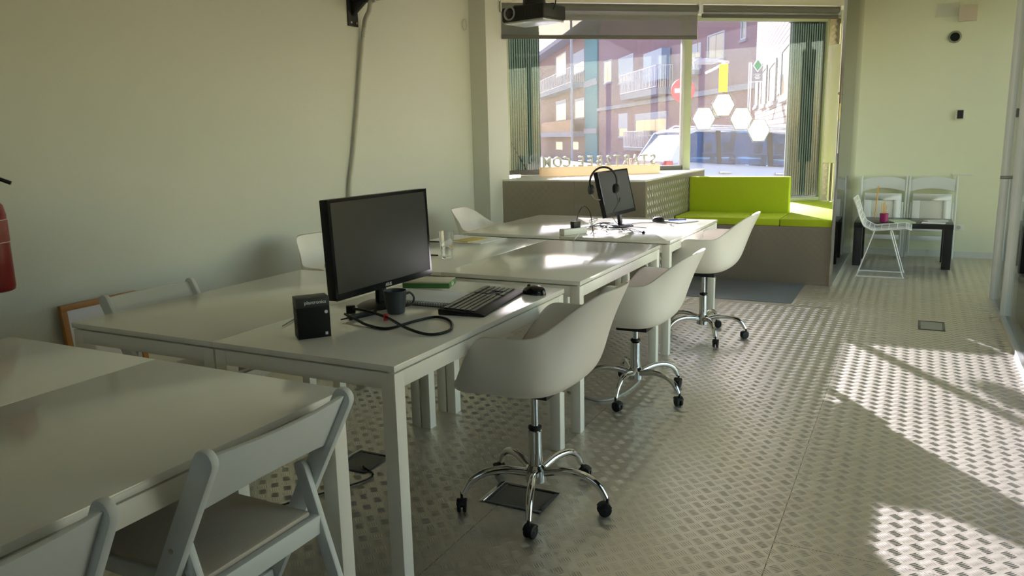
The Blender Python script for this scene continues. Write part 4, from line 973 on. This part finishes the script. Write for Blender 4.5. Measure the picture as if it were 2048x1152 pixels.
BROWN = mat('brown_render', (.38, .255, .26), .9, noise=.08, nscale=1.2, spec=0); REDB = mat('red_brick_far', (.40, .28, .24), .9, noise=.08, nscale=2, spec=0); TEAL = mat('teal_glass', (.17, .33, .34), .7, spec=0)
LIGHTB = brick_mat('light_brick', (.52, .47, .46), (.44, .40, .395), (.20, .18, .19))
e1 = (-.552, .834)
_q = ray_at(1505, 250, 33); _n = Vector((-.834, -.552, 0)); _n.normalize(); _p = rays_plane(1198, 250, _q, _n) - _q; B1U = Vector((-.552, .834, 0)).normalized().dot(_p)
B0D = (_p + _q - CAM).dot(FWD); B1Z = rays_plane(1190, 8, _q, _n).z; B0Z = rays_plane(1112, 104, _q, _n).z
B1 = Bld(1505, 33, e1, BROWN, 'brown_building', 'brown rendered apartment house with white railed balcony across the street', (-4, B1U), (-3, B1Z), 3)
B1.window(1417, 66, 1449, 120, 2, 0); B1.window(1484, 36, 1493, 79, 1, 0); B1.window(1238, 112, 1267, 164, 1, .75); B1.window(1208, 121, 1224, 166, 2, 0)
B1.window(1381, 88, 1402, 140, 2, .3); B1.balcony(1376, 118, 1403, 143, .35, 10, slab=.2)
u0, u1, z0, z1 = B1.rect(1305, 102, 1342, 140); B1.box(u0, u1, .05, .55, z0-.6, z1, mat('blue_awning', (.30, .42, .55), .6), 'blue_panel')
B1.balcony(1268, 140, 1344, 182, .9, 26); B1.window(1271, 225, 1334, 272, 3, .25); B1.balcony(1259, 262, 1299, 296, .4, 14, slab=.15); B1.window(1238, 227, 1256, 274, 1, .6)
u0, u1, z0, z1 = B1.rect(1200, 196, 1500, 204); B1.box(-4, B1U, 0, .18, z1-.12, z1+.12, CONC, 'string_course')
B1.window(1425, 205, 1440, 232, 1, 0)
B0 = Bld(1198, B0D, e1, REDB, 'brick_building', 'farther brick apartment house with teal stair strip and corner balconies', (.2, 60), (-8, B0Z), 3)
u0, u1, z0, z1 = B0.rect(1172, 84, 1197, 262); B0.box(u0, u1, 0, .12, -8, B0Z+2, TEAL, 'stair_strip'); B0.box(u0-.1, u1+.1, .12, .2, z0-.2, z0+.2, CONC, 'strip_band'); _, zz = B0.uz(1185, 166); B0.box(u0-.1, u1+.1, .12, .2, zz-.25, zz+.25, CONC, 'strip_band')
B0.window(1112, 108, 1133, 152, 2, 0); B0.window(1147, 103, 1169, 146, 1, .5); B0.window(1112, 201, 1133, 241, 1, .15); B0.window(1150, 197, 1169, 236, 2, .1)
B0.balcony(1087, 150, 1170, 178, 1.1, 34, slab=.4)
u0, u1, z0, z1 = B0.rect(1087, 243, 1170, 264); B0.box(u0, u1, .9, 1.05, z0, z1, mat('orange_parapet', (.42, .26, .16), .8), 'parapet'); B0.box(u0, u1, 0, 1.1, z0-.45, z0, CONC, 'balcony_slab')
for x in (1100, 1171): u, _ = B0.uz(x, 150); B0.box(u-.08, u+.08, 1.1, 1.26, -6, 12, BLW, 'downpipe')
for x in (1118, 1150, 1180): B0.window(x-6, 283, x+8, 300, 1, 0, sill=False)
B0.box(.2, 60, -3, 1.2, B0Z, B0Z+.4, CONC, 'cornice')
B2 = Bld(1583, 15.5, (-.216, .976), LIGHTB, 'light_brick_building', 'pale brick building with tall windows behind the green diamond sign', (-1.2, 17.6), (-3, 15), 1.2)
B2.window(1568, 90, 1582, 192, 1, 0, mat('window_grey', (.30, .28, .28), .5)); B2.window(1542, 126, 1552, 204, 1, 0, MATS['window_grey']); B2.window(1526, 138, 1533, 210, 1, 0, MATS['window_grey']); B2.window(1512, 150, 1517, 212, 1, 0, MATS['window_grey'])
B3 = tag(MB().box(-9, 9, -4, 4, 0, 11).build('left_building', BROWN), 'brown building on the near side of the street, beyond the left shutter', 'building'); B3.location = (-16, 12, -1.5); B3.rotation_euler = (0, 0, math.atan2(.834, -.552))
# street lamp head on the brown house
p = ray_at(1412, 122, 22); sl_ = thing('street_lamp', 'pale street lamp head on an arm fixed to the brown house', 'street lamp', p, YAW)
m = MB(); m.lathe([(0, -.10), (.10, -.09), (.16, -.03), (.12, .05), (0, .08)], 20); m.v = [(x*2.4, y, z) for x, y, z in m.v]; m.build('lamp_head', mat('lamp_grey', (.6, .6, .62), .4), sl_, smooth=60)
MB().tube([(.3, 0, 0), (.7, .3, -.02), (1.0, 4.0, -.05)], .04, 8).build('lamp_arm', ALU, sl_, smooth=60)
